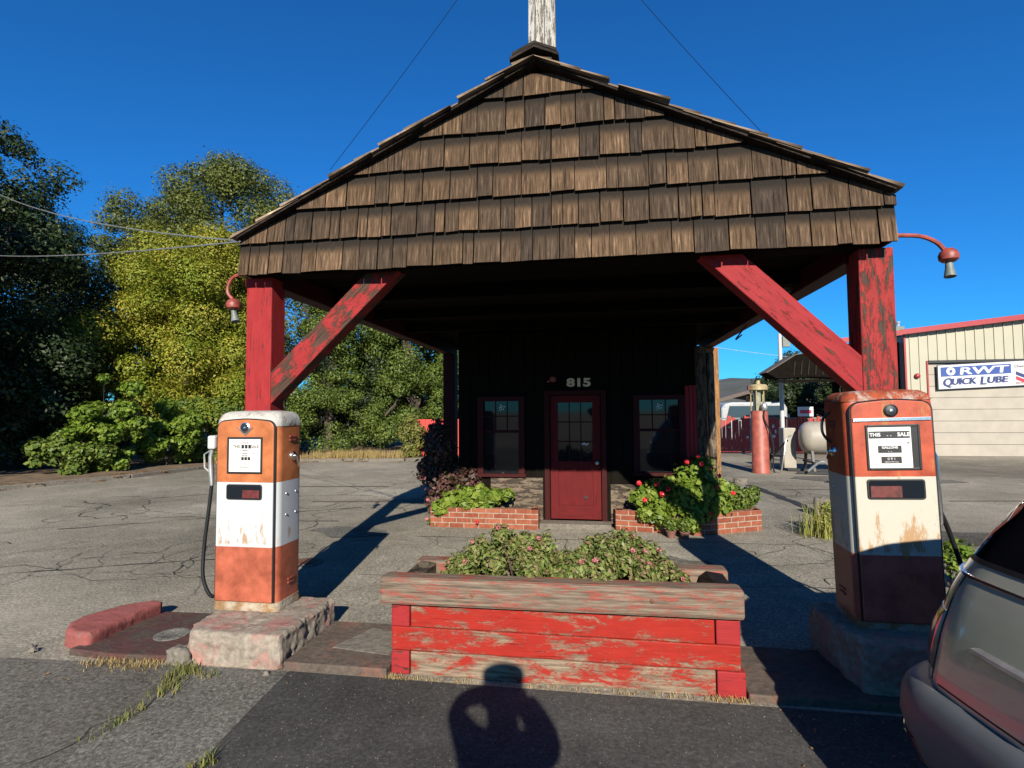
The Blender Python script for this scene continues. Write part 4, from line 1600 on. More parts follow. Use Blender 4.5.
pump_skirt = concrete('pump_skirt', (.40, .24, .12), (.50, .43, .33), .52)
M['pump_top_rusty'] = concrete('pump_top_rusty', (.40, .085, .035), (.50, .46, .40), .55)
M['pump_top'] = concrete('pump_top_enamel', (.28, .13, .07), (.58, .56, .51), .43)
pump('orange and white gas pump, fully sunlit, with its hose looped at its left side', (-2.64, 3.75 + .165, .222), R(0), (.50, .155, .05), (.60, .61, .60), (.40, .10, .052), .645, 'L')
pump('rust-streaked red-orange gas pump with a chrome strip, lower half shaded by the parked car', (1.835, 3.70 + .195, .325), R(-3), (.45, .075, .03), (.58, .55, .46), (.44, .10, .07), .585, 'R')

# ================================================================ BACKGROUND, RIGHT
BY = 21.3
rw = thing('workshop', 'cream metal workshop with red roof edge and wide garage door behind the right pump', 'workshop', (14, BY, 0))
m = MB()
DX0, DX1, DZ = 11.62, 19.0, 3.30
def rwroof(x):
    return 4.36 + (x - 10.9) * .108 if x < 19 else 4.36 + 8.1 * .108 - (x - 19) * .108
m.prism_y([(10.88, 0), (DX0, 0), (DX0, DZ), (DX0, rwroof(DX0)), (10.88, rwroof(10.88))], BY, BY + .15)
m.prism_y([(DX0, DZ), (DX1, DZ), (DX1, rwroof(DX1)), (DX0, rwroof(DX0))], BY, BY + .15)
m.prism_y([(DX1, 0), (26, 0), (26, rwroof(26)), (DX1, rwroof(DX1))], BY, BY + .15)
m.box(10.88, 11.03, BY + .15, BY + 5, 0, 4.3)
m.box(25.85, 26, BY + .15, BY + 5, 0, 4.3)
m.build('wall', M['cream'], rw)
m = MB()
x = 11.05
while x < 26:
    z0 = DZ + .1 if DX0 - .03 < x < DX1 else 0
    m.box(x, x + .035, BY - .03, BY - .001, z0, rwroof(x) - .03)
    x += .30
m.build('cladding_ribs', M['cream'], rw)
m = MB()
m.prism_y([(10.7, rwroof(10.7) - .02), (19, rwroof(19) - .02), (19, rwroof(19) + .16), (10.7, rwroof(10.7) + .16)], BY - .28, BY - .10)
m.prism_y([(19, rwroof(19) - .02), (26.2, rwroof(26.2) - .02), (26.2, rwroof(26.2) + .16), (19, rwroof(19) + .16)], BY - .28, BY - .10)
m.prism_y([(8.1, 4.0), (10.7, 4.30), (10.7, 4.48), (8.1, 4.18)], BY - .28, BY - .10)
m.build('fascia', M['fascia'], rw)
m = MB()
m.prism_y([(10.7, rwroof(10.7) + .05), (19, rwroof(19) + .05), (26.2, rwroof(26.2) + .05), (26.2, rwroof(26.2) + .1), (19, rwroof(19) + .12), (10.7, rwroof(10.7) + .1)], BY - .10, BY + 5)
m.build('roof', M['cream'], rw)
m = MB()
m.box(DX0 - .05, DX0 - .002, BY - .04, BY + .1, 0, DZ + .08)
m.box(10.86, 10.92, BY - .05, BY, 0, rwroof(10.9) - .03)
m.build('red_trim', M['fascia'], rw)
m = MB()
m.box(DX0, DX1, BY - .06, BY + .1, DZ, DZ + .09)
m.build('door_header', M['ink'], rw)
m = MB()
for i in range(8):
    z = i * DZ / 8
    m.box(DX0, DX1, BY + .05, BY + .10, z + .007, z + DZ / 8 - .007)
m.box(DX0, DX1, BY + .085, BY + .11, 0, DZ)
m.build('garage_door', M['garage'], rw)
m = MB()
m.lathe([(.09, 0), (.09, .05), (.05, .09), (0, .1)], (11.25, BY - .03, 2.85), 14, (0, -1, 0))
m.build('alarm_bell', M['fascia'], rw)
# lean-to on the left: dark gap, and roof with underside shade filled in black
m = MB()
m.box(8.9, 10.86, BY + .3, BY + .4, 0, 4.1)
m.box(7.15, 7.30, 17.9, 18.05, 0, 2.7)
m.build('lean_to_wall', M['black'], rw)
m = MB()
m.prism_y([(5.03, 2.79), (5.83, 3.30), (7.62, 3.60), (8.5, 3.64), (8.5, 2.62), (7.2, 2.60), (6.3, 2.66), (5.3, 2.62)], 17.2, 18.0)
m.box(7.0, 8.4, 18.0, BY - .3, 3.40, 3.50)
m.build('lean_to_roof', M['black'], rw)
m = MB()
m.prism_y([(4.98, 2.80), (5.81, 3.325), (7.60, 3.625), (8.5, 3.665), (8.5, 3.645), (7.62, 3.605), (5.83, 3.305), (5.03, 2.795)], 17.15, 18.05)
m.build('lean_to_roofing', M['shed'], rw)
m = MB()
for k in range(14):
    x_ = 5.75 + k * .2
    m.slab((x_, 17.19, 2.70), (.03, 0, 0), (0, -.02, 0), (.05, 0, .42 + k * .012))
m.build('lean_to_battens', M['darkwood'], rw)
m = MB()
m.box(5.3, 8.5, 17.3, 17.4, 2.50, 2.58)
m.box(5.9, 5.96, 17.3, 17.36, 2.58, 3.2)
m.box(7.2, 7.26, 17.3, 17.36, 2.58, 3.4)
m.build('lean_to_rafters', M['black'], rw)
# dark hung hardware under the lean-to
o = thing('roof_vent', 'pale boxy roof vent with small pipes at the left end of the workshop roof', 'roof vent', (10.9, BY + .6, 4.4))
m = MB(); m.box(10.62, 11.2, BY + .5, BY + 1.0, 4.36, 4.72); m.build('housing', M['lampgrey'], o, bev=.02)
m = MB()
for x in (10.72, 10.9, 11.08):
    m.lathe([(.05, 0), (.05, .14), (.08, .15), (.08, .2), (0, .2)], (x, BY + .7, 4.72), 10)
m.build('pipe', M['steel'], o)

# banner
sg = thing('banner', 'white and blue QUICK LUBE banner hung across the top of the garage door', 'banner', (13.3, BY - .06, 2.8))
m = MB(); m.slab((11.90, BY - .085, 2.36), (3.05, 0, .13), (0, .015, 0), (0, 0, .84)); m.build('sheet', M['signwhite'], sg)
m = MB(); m.slab((11.87, BY - .068, 2.34), (3.10, 0, .13), (0, .006, 0), (0, 0, .88)); m.build('backing', M['ink'], sg)
sl = math.atan(.13 / 3.05)
m = MB(); m.slab((11.98, BY - .090, 2.80), (2.20, 0, .094), (0, .004, 0), (0, 0, .33)); m.build('blue_band', M['signblue'], sg)
def btxt(b, s, x, z, mt, sx=1, sh=0, off=0, al='LEFT'):
    q = text(b, s, M[mt], sg, (x, BY - .0935, z + (x - 11.9) * .0426), name='lettering', shear=sh, offset=0, align=al, sx=sx, ext=.002)
    q.rotation_euler = (pi / 2, -sl, 0)
    if off > .01:                                        # heavier strokes: a second copy a hair to the right
        for k in range(1, 4):
            q2 = q.copy()
            col.objects.link(q2)
            q2.location = q.location + V((.013 * k, -.0008 * k, .006 if k % 2 else -.004))
m = MB(); m.lathe([(.145, 0), (.145, .004)], (12.30, BY - .090, 2.99), 24, (0, -1, 0)); m.build('round_emblem', M['signwhite'], sg)
m = MB()
m.slab((12.27, BY - .0955, 2.94), (.03, 0, 0), (0, .002, 0), (.03, 0, .12))
m.lathe([(.05, .004), (.05, .006)], (12.30, BY - .090, 2.985), 12, (0, -1, 0))
m.build('emblem_mark', M['signblue'], sg)
btxt('RWT', .35, 12.52, 2.945, 'signwhite', sx=1.95, sh=.1, off=.012)
btxt('Q', .40, 12.00, 2.575, 'navy', sx=.92, sh=.2, off=.011)
btxt('UICK', .31, 12.27, 2.59, 'navy', sx=1.08, sh=.2, off=.011)
btxt('L', .40, 13.17, 2.575, 'navy', sx=.95, sh=.2, off=.011)
btxt('UBE', .31, 13.38, 2.59, 'navy', sx=1.18, sh=.2, off=.0105)
btxt('Chevron', .12, 14.28, 3.02, 'ink', sx=1.15)
for k, mt in enumerate(('navy', 'signred')):
    m = MB()
    z = 2.86 - k * .17
    x0 = 14.32
    m.prism_y([(x0, z + .10), (x0 + .24, z - .01), (x0 + .48, z + .12), (x0 + .48, z + .0), (x0 + .24, z - .13), (x0, z - .02)], BY - .0945, BY - .0905)
    m.build('chevron_mark', M[mt], sg)
btxt('SERVICE', .07, 14.30, 2.44, 'lampred', sx=1.2)
# pale striped gutter and yard line
# board fence / gate
fe = thing('fence', 'faded red and white vertical board fence with gaps behind the old column pump', 'fence', (6.8, 22, 0))
rg = random.Random(5)
m = MB()
x = 4.2
while x < 9.4:
    w = rg.uniform(.07, .13)
    if not (5.75 < x < 5.9):
        m.slab((x, 22 + rg.uniform(-.01, .01), .06), (w, 0, 0), (0, .03, 0), (rg.uniform(-.02, .02), 0, 1.28 + rg.uniform(-.08, .12)))
    x += w + rg.uniform(.004, .022)
m.build('boards', M['fence'], fe)
m = MB()
for z in (.22, 1.32):
    m.box(4.2, 9.4, 22.04, 22.09, z, z + .06)
m.build('rail', M['lampgrey'], fe)
m = MB()
for x in (4.35, 5.82, 7.2, 8.6):
    m.lathe([(.035, 0), (.035, 1.5), (0, 1.52)], (x, 22.12, 0), 8)
m.build('fence_post', M['steel'], fe)
m = MB()
for k, (zz, a, b) in enumerate([(.99, 4.95, 6.6), (.80, 5.5, 6.9), (.60, 5.0, 6.6)]):
    x = a
    while x < b:
        w = rg.uniform(.04, .12)
        if rg.random() < .28:
            m.slab((x, 21.965, zz + rg.uniform(-.02, .02)), (w, 0, 0), (0, .004, 0), (0, 0, rg.uniform(.05, .13)))
        x += w + .03
m.build('worn_white_paint', M['whitep'], fe)
s2 = thing('small_sign', 'small white sign with a red line on the fence beside the white pole', 'sign', (7.75, 21.9, 1.4))
m = MB(); m.box(7.45, 8.0, 21.9, 21.93, 1.42, 1.78); m.build('board', M['signwhite'], s2)
m = MB(); m.box(7.53, 7.93, 21.893, 21.899, 1.53, 1.66); m.build('stripe', M['signred'], s2)
o = thing('red_fence', 'plain bright red board panel seen past the left rear post', 'fence', (-6.0, 19, 0))
m = MB()
fx0, fx1 = at(417, 430, 19).x, at(470, 430, 19).x
x = fx0
while x < fx1:
    m.box(x, x + .15, 19, 19.03, .1, 1.42); x += .16
m.build('boards', plain('panel_red', (.62, .05, .035), .6, var=.15), o)
m = MB(); m.box(fx0, fx1, 19.032, 19.08, 1.2, 1.28); m.build('rail', M['darkwood'], o)

# old column pump
vp = thing('column_pump', 'old faded red cylindrical column pump with a yellowed glass head standing in the yard', 'gas pump', (4.27, 15.4, 0))
m = MB(); m.lathe([(.23, 0), (.23, .04), (.215, .06), (.215, 1.62), (.19, 1.66), (0, 1.67)], (4.27, 15.4, 0), 28); m.build('column', M['visred'], vp, smooth=True)
m = MB(); m.lathe([(.10, 1.66), (.10, 2.2)], (4.22, 15.4, 0), 16); m.build('glass_cylinder', plain('cloudy_glass', (.30, .30, .22), .2, var=.3), vp, smooth=True)
m = MB()
for k in range(5):
    a = .5 + 2 * pi * k / 5
    m.lathe([(.014, 1.66), (.014, 2.24)], (4.24 + .17 * cos(a), 15.4 + .17 * sin(a), 0), 6)
m.build('guard_rod', M['visyellow'], vp)
m = MB(); m.lathe([(.2, 2.20), (.235, 2.22), (.235, 2.32), (.20, 2.36), (.06, 2.38), (.05, 2.47), (0, 2.48)], (4.26, 15.4, 0), 20); m.build('head', M['visyellow'], vp, smooth=True)
m = MB(); m.slab((3.98, 15.3, 2.22), (.12, 0, 0), (0, .1, 0), (0, 0, .12)); m.build('bracket', M['rust'], vp)
m = MB(); m.tube(arc([(4.33, 15.16, 1.66), (4.32, 15.15, 1.45), (4.45, 15.14, 1.1), (4.53, 15.15, .7), (4.52, 15.2, .2), (4.56, 15.2, .03)]), .02, 8); m.build('hose', M['rubber'], vp, smooth=True)
m = MB(); m.lathe([(.06, 1.68), (.09, 1.74), (.07, 1.84), (.03, 1.88), (0, 1.9)], (4.34, 15.2, 0), 10); m.build('meter', M['steel'], vp, smooth=True)

# white pole
po = thing('white_pole', 'tall white pole with a small box near its top in the yard', 'pole', (5.98, 19, 0))
m = MB(); m.lathe([(.07, 0), (.06, 4.2), (0, 4.22)], (5.98, 19, 0), 12); m.build('shaft', M['whitep'], po, smooth=True)
m = MB(); m.box(6.05, 6.28, 18.93, 19.08, 3.75, 4.1); m.build('box', M['lampgrey'], po, bev=.01)
m = MB(); m.lathe([(.075, 0), (.075, .8), (0, .8)], (5.98, 19, .0), 12); m.build('base_sleeve', M['rust'], po)

# tank on its cradle
tk = thing('fuel_tank', 'white horizontal fuel tank on a dark steel cradle left of the right pump', 'tank', (6.2, 15.2, 0))
m = MB()
prof = [(0.02, 0), (.2, .015), (.33, .07), (.41, .16), (.44, .28), (.44, 2.3), (.41, 2.42), (.33, 2.52), (.2, 2.57), (.02, 2.58)]
m.lathe(prof, (5.30, 15.6, .93), 28, (.98, -.2, .0))
m.build('barrel', M['tank'], tk, smooth=True)
m = MB()
for t in (.5, 1.9):
    x, y = 5.03 + .98 * t, 15.6 - .2 * t
    m.beam((x, y - .35, 0), (x, y - .2, .62), .06, .06)
    m.beam((x, y + .35, 0), (x, y + .2, .62), .06, .06)
    m.beam((x, y - .4, .30), (x, y + .4, .30), .06, .05)
m.beam((5.1, 15.2, .05), (7.3, 14.8, .05), .08, .06)
m.beam((5.1, 15.9, .05), (7.3, 15.5, .05), .08, .06)
m.build('cradle', M['ink'], tk)
m = MB(); m.box(5.02, 5.34, 15.9, 16.3, .08, 1.18); m.build('cabinet', M['tank'], tk, bev=.02)
m = MB()
m.tube(arc([(4.75, 15.3, .05), (4.80, 15.2, .5), (4.9, 15.3, .9), (5.05, 15.4, 1.0)]), .02, 6)
m.tube(arc([(5.3, 15.0, .1), (5.6, 14.9, .35), (5.9, 14.9, .2), (6.2, 14.8, .3)]), .03, 6)
m.build('pipework', M['steel'], tk)
rk = thing('pipe_rail', 'low dark pipe rail standing left of the fuel tank', 'rail', (4.9, 16.0, 0))
m = MB()
for (a, b) in [((4.55, 16.4, 0), (5.02, 15.6, .86)), ((4.75, 16.2, 0), (4.75, 16.2, .62)), ((4.4, 16.4, .40), (5.0, 16.0, .40)), ((4.5, 16.4, 0), (4.5, 16.4, .42)), ((5.05, 16.1, 0), (5.05, 16.1, .8))]:
    m.tube([a, b], .03, 6)
m.build('tubes', M['ink'], rk)
for i, (px, py, s, lab) in enumerate([(741, 484, .13, 'pale rounded stone lying right of the brick planter'), (822, 498, .10, 'grey stone standing above the yellow weeds by the right pump'), (835, 483, .10, 'dark lump on the ground beneath the fuel tank')]):
    p = gnd(px, py) if i != 1 else gnd(823, 516)
    a = [(p.x + s * 1.3 * cos(t) * rg.uniform(.8, 1.2), p.y + s * sin(t)) for t in [0, .9, 1.8, 2.7, 3.6, 4.5, 5.4]]
    q = block('stone', lab, a, s * 1.1, M['kerb'] if i < 2 else M['rust'], 50 + i, .02, 'stone', 1)
    if i == 1:
        q.location.z = 0
        q.scale.z = 2.6

# truck and shed beyond the fence
tr = thing('truck', 'white cab of a truck parked behind the red board fence', 'truck', (6.6, 25.5, 0))
m = MB(); m.prism_y([(5.35, .4), (8.1, .4), (8.1, 1.75), (8.0, 1.95), (7.8, 2.02), (5.8, 2.02), (5.5, 1.95), (5.35, 1.75)], 25, 28); m.build('cab', M['truck'], tr, bev=.08)
m = MB(); m.prism_y([(5.55, 1.25), (7.9, 1.25), (7.8, 1.85), (5.7, 1.85)], 24.97, 25.01); m.build('windscreen', glass('truck_glass', (.05, .08, .10), .15), tr)
for x in (5.75, 7.75):
    m = MB(); m.lathe([(.25, -.12), (.42, -.10), (.42, .10), (.25, .12)], (x, 26, .42), 18, (1, 0, 0)); m.build('wheel', M['rubber'], tr)
sh = thing('shed', 'low brown gabled shed roof far behind the fence', 'shed', (8, 32, 0))
m = MB(); m.prism_y([(5.2, 1.9), (8.2, 2.75), (13, 1.95), (13, 1.75), (8.2, 2.55), (5.2, 1.72)], 31.5, 38); m.build('roof', M['shed'], sh)
m = MB(); m.box(5.6, 12.6, 34, 34.1, 0, 1.8); m.box(8.12, 8.28, 31.7, 31.8, 0, 2.6); m.box(5.5, 5.62, 31.7, 31.8, 0, 1.8); m.build('wall', M['darkwood'], sh)
m = MB(); m.box(5.5, 12.8, 31.62, 31.7, 1.72, 1.8); m.build('tie_beam', M['greywood'], sh)

# ================================================================ TREES
LG = 'trees along the left edge of the lot'
tree('oak_tree', 'dark broad tree behind the far left tree, farthest into the corner', (-28.5, 22, 0),
     [((0, 0, 6.0), (5.0, 3.0, 5.6), 110, 1.1)], 6, .4, L_DARK, 60000, .17, 112, LG)
tree('oak_tree', 'tallest dark shaded tree at the far left edge', (-19.6, 14.5, 0),
     [((0, 0, 5.0), (3.2, 3.0, 4.6), 100, .85), ((2.2, -.6, 2.6), (1.8, 1.8, 2.4), 34, .7), ((-.2, .3, 9.2), (2.2, 1.9, 1.9), 34, .5)], 6, .35, L_DARK, 90000, .13, 101, LG)
tree('flowering_tree', 'big rounded yellow-green tree in full sun left of the canopy', (-15.2, 18.2, 0),
     [((.3, 0, 6.2), (2.4, 2.1, 2.2), 40, .78), ((-.6, -.5, 3.9), (2.9, 2.2, 2.0), 40, .8), ((.3, 0, 7.8), (1.0, 1.0, .7), 8, .5), ((1.4, -.9, 2.2), (1.5, 1.2, 1.8), 22, .6), ((0, .5, 5), (1.8, 1.5, 3.4), 26, .8)], 4, .28, L_YEL, 190000, .095, 102, LG, up=.6, inner=.88)
tree('oak_tree', 'tall olive-green oak rising behind the yellow-green tree', (-21.5, 28, 0),
     [((.8, 0, 12.6), (3.8, 3.0, 3.6), 75, 1.0), ((-4.8, 0, 11.4), (2.6, 2.4, 3.2), 44, .8), ((2, 0, 8), (5.5, 3, 4), 60, 1.1)], 9, .45, L_OAK, 140000, .15, 103, LG)
tree('oak_tree', 'dark tree filling the gap between the far left tree and the yellow-green tree', (-21.4, 21.5, 0),
     [((0, 0, 5.0), (3.6, 2.6, 4.4), 80, .9), ((2.6, 0, 6.6), (1.7, 1.6, 2.2), 20, .7)], 6, .35, L_DARK, 60000, .15, 104, LG)
tree('oak_tree', 'dark green tree directly behind the left pump and post', (-11.0, 24.0, 0),
     [((0, 0, 5.0), (2.6, 2.4, 4.4), 90, .75), ((-.5, -.5, 1.8), (2.4, 1.6, 1.8), 36, .65)], 5, .30, L_DARK, 80000, .125, 105, LG)
tree('bay_tree', 'clumpy mid-green tree seen under the left brace', (-11.6, 22.0, 0),
     [((1.0, 0, 5.3), (1.7, 1.6, 1.2), 26, .6), ((.2, -.8, 1.3), (2.2, .9, 1.5), 30, .5), ((.1, 0, 3.7), (1.5, 1.4, .9), 22, .5), ((1.4, 0, 2.6), (1.3, 1.2, .9), 18, .45), ((.6, 0, 7.3), (2.4, 2, 1.6), 30, .7)], 5, .2, L_BAY, 60000, .10, 106, LG)
tree('bay_tree', 'light green dense tree just left of the rear post', (-7.9, 22.5, 0),
     [((.3, 0, 4.4), (2.0, 1.8, 1.9), 50, .6), ((.0, -.2, 2.0), (1.9, 1.4, 2.0), 50, .55), ((.8, 0, 7.0), (2.2, 2, 1.8), 30, .7)], 4, .22, L_BAY, 90000, .10, 107, LG)
tree('oak_tree', 'tall dark tree behind the canopy, between the two lighter trees', (-8.6, 29.0, 0),
     [((0, 0, 5.5), (4.6, 2.6, 5.2), 120, 1.0)], 6, .4, L_DARK, 50000, .2, 108, LG)
tree('pine_tree', 'small dark-green tree behind the fence left of the lean-to roof', (10.9, 31, 0),
     [((0, 0, 2.2), (2.2, 1.6, 2.4), 40, .6)], 3, .2, L_DARK, 24000, .15, 109, None)
# low sunlit bushes along the kerb
SB = 'low bushes along the verge'
for i, (x, y, rx, h, mt, n, lab) in enumerate([
        (-14.6, 13.0, 1.0, 1.2, L_MID, 8000, 'low green bush at the far left, nearest the left edge of the photo'),
        (-14.0, 13.5, 1.1, 3.0, L_LIME, 8500, 'bright lime bush at the verge in front of the dark trees'),
        (-13.5, 15.2, 1.0, 2.2, L_LIME, 8500, 'lime-green leafy bush right of the brightest bush'),
        (-13.2, 16.6, 1.1, 2.5, L_MID, 9500, 'mid-green bush at the foot of the yellow-green tree'),
        (-12.0, 18.4, 1.0, 1.9, L_MID, 9000, 'mid-green bush just left of the left pump')]):
    e = envelope((x, y, h * .5), (rx, .8, h * .5), 30, .26, 200 + i, zmin=.2, inner=.35)
    o = bush('bush', lab, (x, y, 0), e, mt, n, .12, 210 + i, cat='bush', group=SB, aspect=.7, stems=16, up=.5)
o = bush('shrub', 'small orange-tinged shrub in front of the red panel', (-6.5, 18.7, 0), envelope((-6.6, 18.7, .8), (.35, .3, .75), 16, .25, 230, zmin=.1), L_WEED, 4000, .09, 231)
# off to the left, out of the photo: the tree that shades the far left trees
tree('oak_tree', 'large oak standing beyond the left edge of the picture', (-19.0, 7.6, 0),
     [((0, 0, 5.8), (4.0, 4.0, 4.8), 130, 1.1)], 5, .4, L_DARK, 34000, .32, 110, None)
tree('oak_tree', 'second large oak further left beyond the edge of the picture', (-26.0, 9.0, 0),
     [((0, 0, 6.4), (4.6, 4.2, 5.6), 130, 1.1)], 5, .4, L_DARK, 34000, .32, 111, None)

# ================================================================ WEEDS, LITTER
rg = random.Random(21)
def line_pts(a, b, n, s):
    out = []
    for i in range(n):
        t = rg.random()
        out.append((a[0] + (b[0] - a[0]) * t + rg.gauss(0, s), a[1] + (b[1] - a[1]) * t + rg.gauss(0, s), .004))
    return out
blades('dry_grass', L_DRY, [(p[0], p[1], .06) for p in [q for _ in range(34) for c0 in [line_pts((-10.2, 17.7), (-6.9, 18.4), 1, .15)[0]] for q in line_pts(c0, c0, 75, rg.uniform(.07, .22))]], .30, .010, 1, label='dry straw-coloured grass along the verge under the left brace', cat='grass', kind='stuff')
blades('dry_grass', L_DRY, [(p[0], p[1], .06) for p in [q for _ in range(9) for c0 in [line_pts((-12.3, 15.9), (-11.5, 17.0), 1, .1)[0]] for q in line_pts(c0, c0, 80, rg.uniform(.07, .2))]], .30, .010, 2, label='tuft of dry grass on the verge just left of the left pump', cat='grass', kind='stuff')
pts = line_pts((-2.62, 2.95), (-2.74, 3.3), 170, .04) + line_pts((-2.45, 3.2), (-2.75, 3.28), 70, .03) + line_pts((-2.64, 2.5), (-2.6, 2.85), 60, .02)
blades('weeds', L_WEED, pts, .055, .006, 3, label='green weeds growing in the crack before the left plinth', cat='weeds', kind='stuff', lean=1.1)
pts = line_pts((-3.45, 3.27), (-2.9, 3.30), 420, .045)
blades('dry_weeds', L_DRY, pts, .035, .004, 4, label='matted dry weeds along the worn island edge beside the red kerb', cat='weeds', kind='stuff', lean=1.3)
pts = line_pts((-1.38, 3.36), (.82, 3.39), 260, .008) + line_pts((.62, 3.38), (.85, 3.39), 90, .012) + line_pts((-1.38, 3.36), (-1.2, 3.37), 60, .012)
blades('straw', L_DRY, pts, .028, .004, 5, label='straw and dead grass caught along the foot of the timber planter', cat='straw', kind='stuff', lean=1.4)
blades('weeds', L_WEED, line_pts((-1.95, 2.35), (-1.88, 2.45), 60, .02), .05, .006, 6, label='small weed tuft at the bottom of the pale concrete strip', cat='weeds', kind='stuff', lean=1.2)
lc = []
for i in range(1, 8):
    a_, b_ = V((*edge[i], 0)), V((*edge[i + 1], 0)) if i + 1 < len(edge) else V((*edge[i], 0))
    nrm_ = (b_ - a_).normalized().cross(V((0, 0, 1)))
    L_ = (b_ - a_).length
    for k in range(int(L_ * 5)):
        p_ = a_.lerp(b_, rg.random())
        o_ = rg.gauss(0, .22)
        p_ = p_ - nrm_ * -o_
        lc.append((p_.x, p_.y, .018 if o_ > .12 else .085 if o_ > -.02 else .08, rg.uniform(.08, .3), rg.uniform(.08, .25), .008))
leafcloud('fallen_leaves', M['litter'], None, lc, 5200, .055, 71, up=2.5, spread=.5, shell=.0)
setp(bpy.data.objects['fallen_leaves'], 'brown fallen leaves scattered along the verge kerb', 'fallen leaves', kind='stuff')
leafcloud('leaf_bits', M['litter'], None, [(1.2, 3.35, .012, .5, .12, .004), (-3.5, 3.2, .012, .6, .2, .004), (-2.3, 3.2, .012, .5, .08, .004), (1.3, 2.9, .012, .5, .35, .004)], 170, .018, 72, up=1.5)
setp(bpy.data.objects['leaf_bits'], 'tiny dry leaf bits scattered on the asphalt by the island', 'leaf litter', kind='stuff')
# pebbly grit on the dark asphalt
m = MB()
for i in range(1500):
    x, y = rg.uniform(-1.9, 2.6), rg.uniform(1.6, 3.35)
    s = rg.uniform(.0015, .0042)
    a = rg.uniform(0, 6)
    P4 = [(x + s * cos(a + k * 1.57), y + s * sin(a + k * 1.57)) for k in range(4)]
    m.add([(*q, .004) for q in P4] + [(x, y, .004 + s)], [[0, 1, 4], [1, 2, 4], [2, 3, 4], [3, 0, 4]])
setp(m.build('grit', M['kerb']), 'pale grit specks scattered over the dark asphalt', 'grit', kind='stuff')
# yellow stalky plant by the right pump
c = gnd(822, 537)
o = thing('weed_plant', 'yellow-green stalky weed plant left of the right gas pump', 'plant', (c.x, c.y, 0))
blades('stalks', L_STALK, [(c.x + rg.gauss(0, .13), c.y + rg.gauss(0, .10), 0) for _ in range(210)], .40, .012, 7, parent=o, lean=.5)
leafcloud('foliage', L_STALK, o, [(c.x + rg.gauss(0, .09), c.y + rg.gauss(0, .08), z, .12, .12, .08) for z in (.12, .2, .28, .34, .38)], 1100, .045, 73)
c = gnd(962, 590)
e = [(c.x + rg.uniform(-.12, .16), c.y + rg.uniform(-.1, .1), z, .12, .12, .08) for z in (.12, .2, .26, .32, .36, .30)]
bush('bush', 'small dark leafy bush with yellow-green tips between the right pump and the car', (c.x, c.y, 0), e, L_LIME, 700, .055, 74, cat='bush', aspect=.7)

# ================================================================ CAR
car = thing('parked_car', 'champagne-grey retro hatchback with dark grey rear bumper parked at the right edge', 'car', (0, 0, 0))
def paintmat(name, c, rough, metal, coat=1.0):
    k = NT(name)
    k.out(c, rough, metal)
    k.p.inputs['Coat Weight'].default_value = coat
    k.p.inputs['Coat Roughness'].default_value = .03
    return k.m
M['carpaint'] = paintmat('champagne_paint', (.62, .59, .46), .30, .35)
M['bumper'] = plain('bumper_plastic', (.11, .12, .13), .5, var=.08, bump=.02)
M['carglass'] = glass('car_glass', (.006, .006, .007), .02)
M['tail'] = paintmat('tail_lamp_red', (.20, .008, .006), .2, 0)
# z, rear x, front x, half width, corner radius, rear bulge
SL = [(.22, .18, 4.15, .76, .30, .05), (.32, .12, 4.24, .82, .30, .06), (.50, .09, 4.27, .845, .30, .06), (.68, .10, 4.26, .85, .30, .06), (.85, .135, 4.10, .845, .30, .07),
      (.98, .18, 3.85, .835, .30, .07), (1.06, .22, 3.30, .82, .30, .07), (1.12, .26, 3.12, .80, .29, .07), (1.25, .345, 2.98, .765, .28, .07), (1.38, .45, 2.78, .72, .27, .07), (1.48, .56, 2.58, .675, .26, .07), (1.545, .70, 2.38, .60, .25, .07), (1.585, .95, 2.15, .48, .24, .05), (1.60, 1.25, 1.9, .30, .2, .02)]
NR, NC, NS = 12, 8, 14


def plan(z, off=0.0):
    for i in range(len(SL) - 1):
        if SL[i][0] <= z <= SL[i + 1][0]:
            t = (z - SL[i][0]) / (SL[i + 1][0] - SL[i][0])
            xr, xf, w, r, bl = [SL[i][k] * (1 - t) + SL[i + 1][k] * t for k in range(1, 6)]
            break
    else:
        xr, xf, w, r, bl = SL[-1][1:] if z > 1 else SL[0][1:]
    xr -= off; xf += off; w += off
    r = min(r, w * .9)
    P = []
    rb = lambda y: xr + bl * (y / max(w, .01)) ** 2       # bowed tail
    for k in range(NR + 1):                              # rear, left (+y) to right
        y = (w - r) * (1 - 2 * k / NR)
        P.append((rb(y), y))
    x0 = rb(w - r)
    for k in range(1, NC + 1):                           # rear right corner
        a = R(90 * k / NC)
        P.append((x0 + r - r * cos(a), -(w - r) - r * sin(a)))
    rf = r * 1.6
    xs0, xs1 = x0 + r, xf - rf
    for k in range(1, NS + 1):
        t = k / NS
        P.append((xs0 + (xs1 - xs0) * t, -w - .012 * sin(pi * t)))
    for k in range(1, NC + 1):
        a = R(90 * k / NC)
        P.append((xs1 + rf * sin(a), -(w - r) - r * cos(a)))
    for k in range(1, NR + 1):
        y = -(w - r) * (1 - 2 * k / NR)
        P.append((xf - .02 + .02 * cos(y * 2), y))
    for k in range(1, NC + 1):
        a = R(90 * k / NC)
        P.append((xs1 + rf * cos(a), (w - r) + r * sin(a)))
    for k in range(1, NS + 1):
        t = 1 - k / NS
        P.append((xs0 + (xs1 - xs0) * t, w + .012 * sin(pi * t)))
    for k in range(1, NC):
        a = R(90 - 90 * k / NC)
        P.append((x0 + r - r * cos(a), (w - r) + r * sin(a)))
    return P


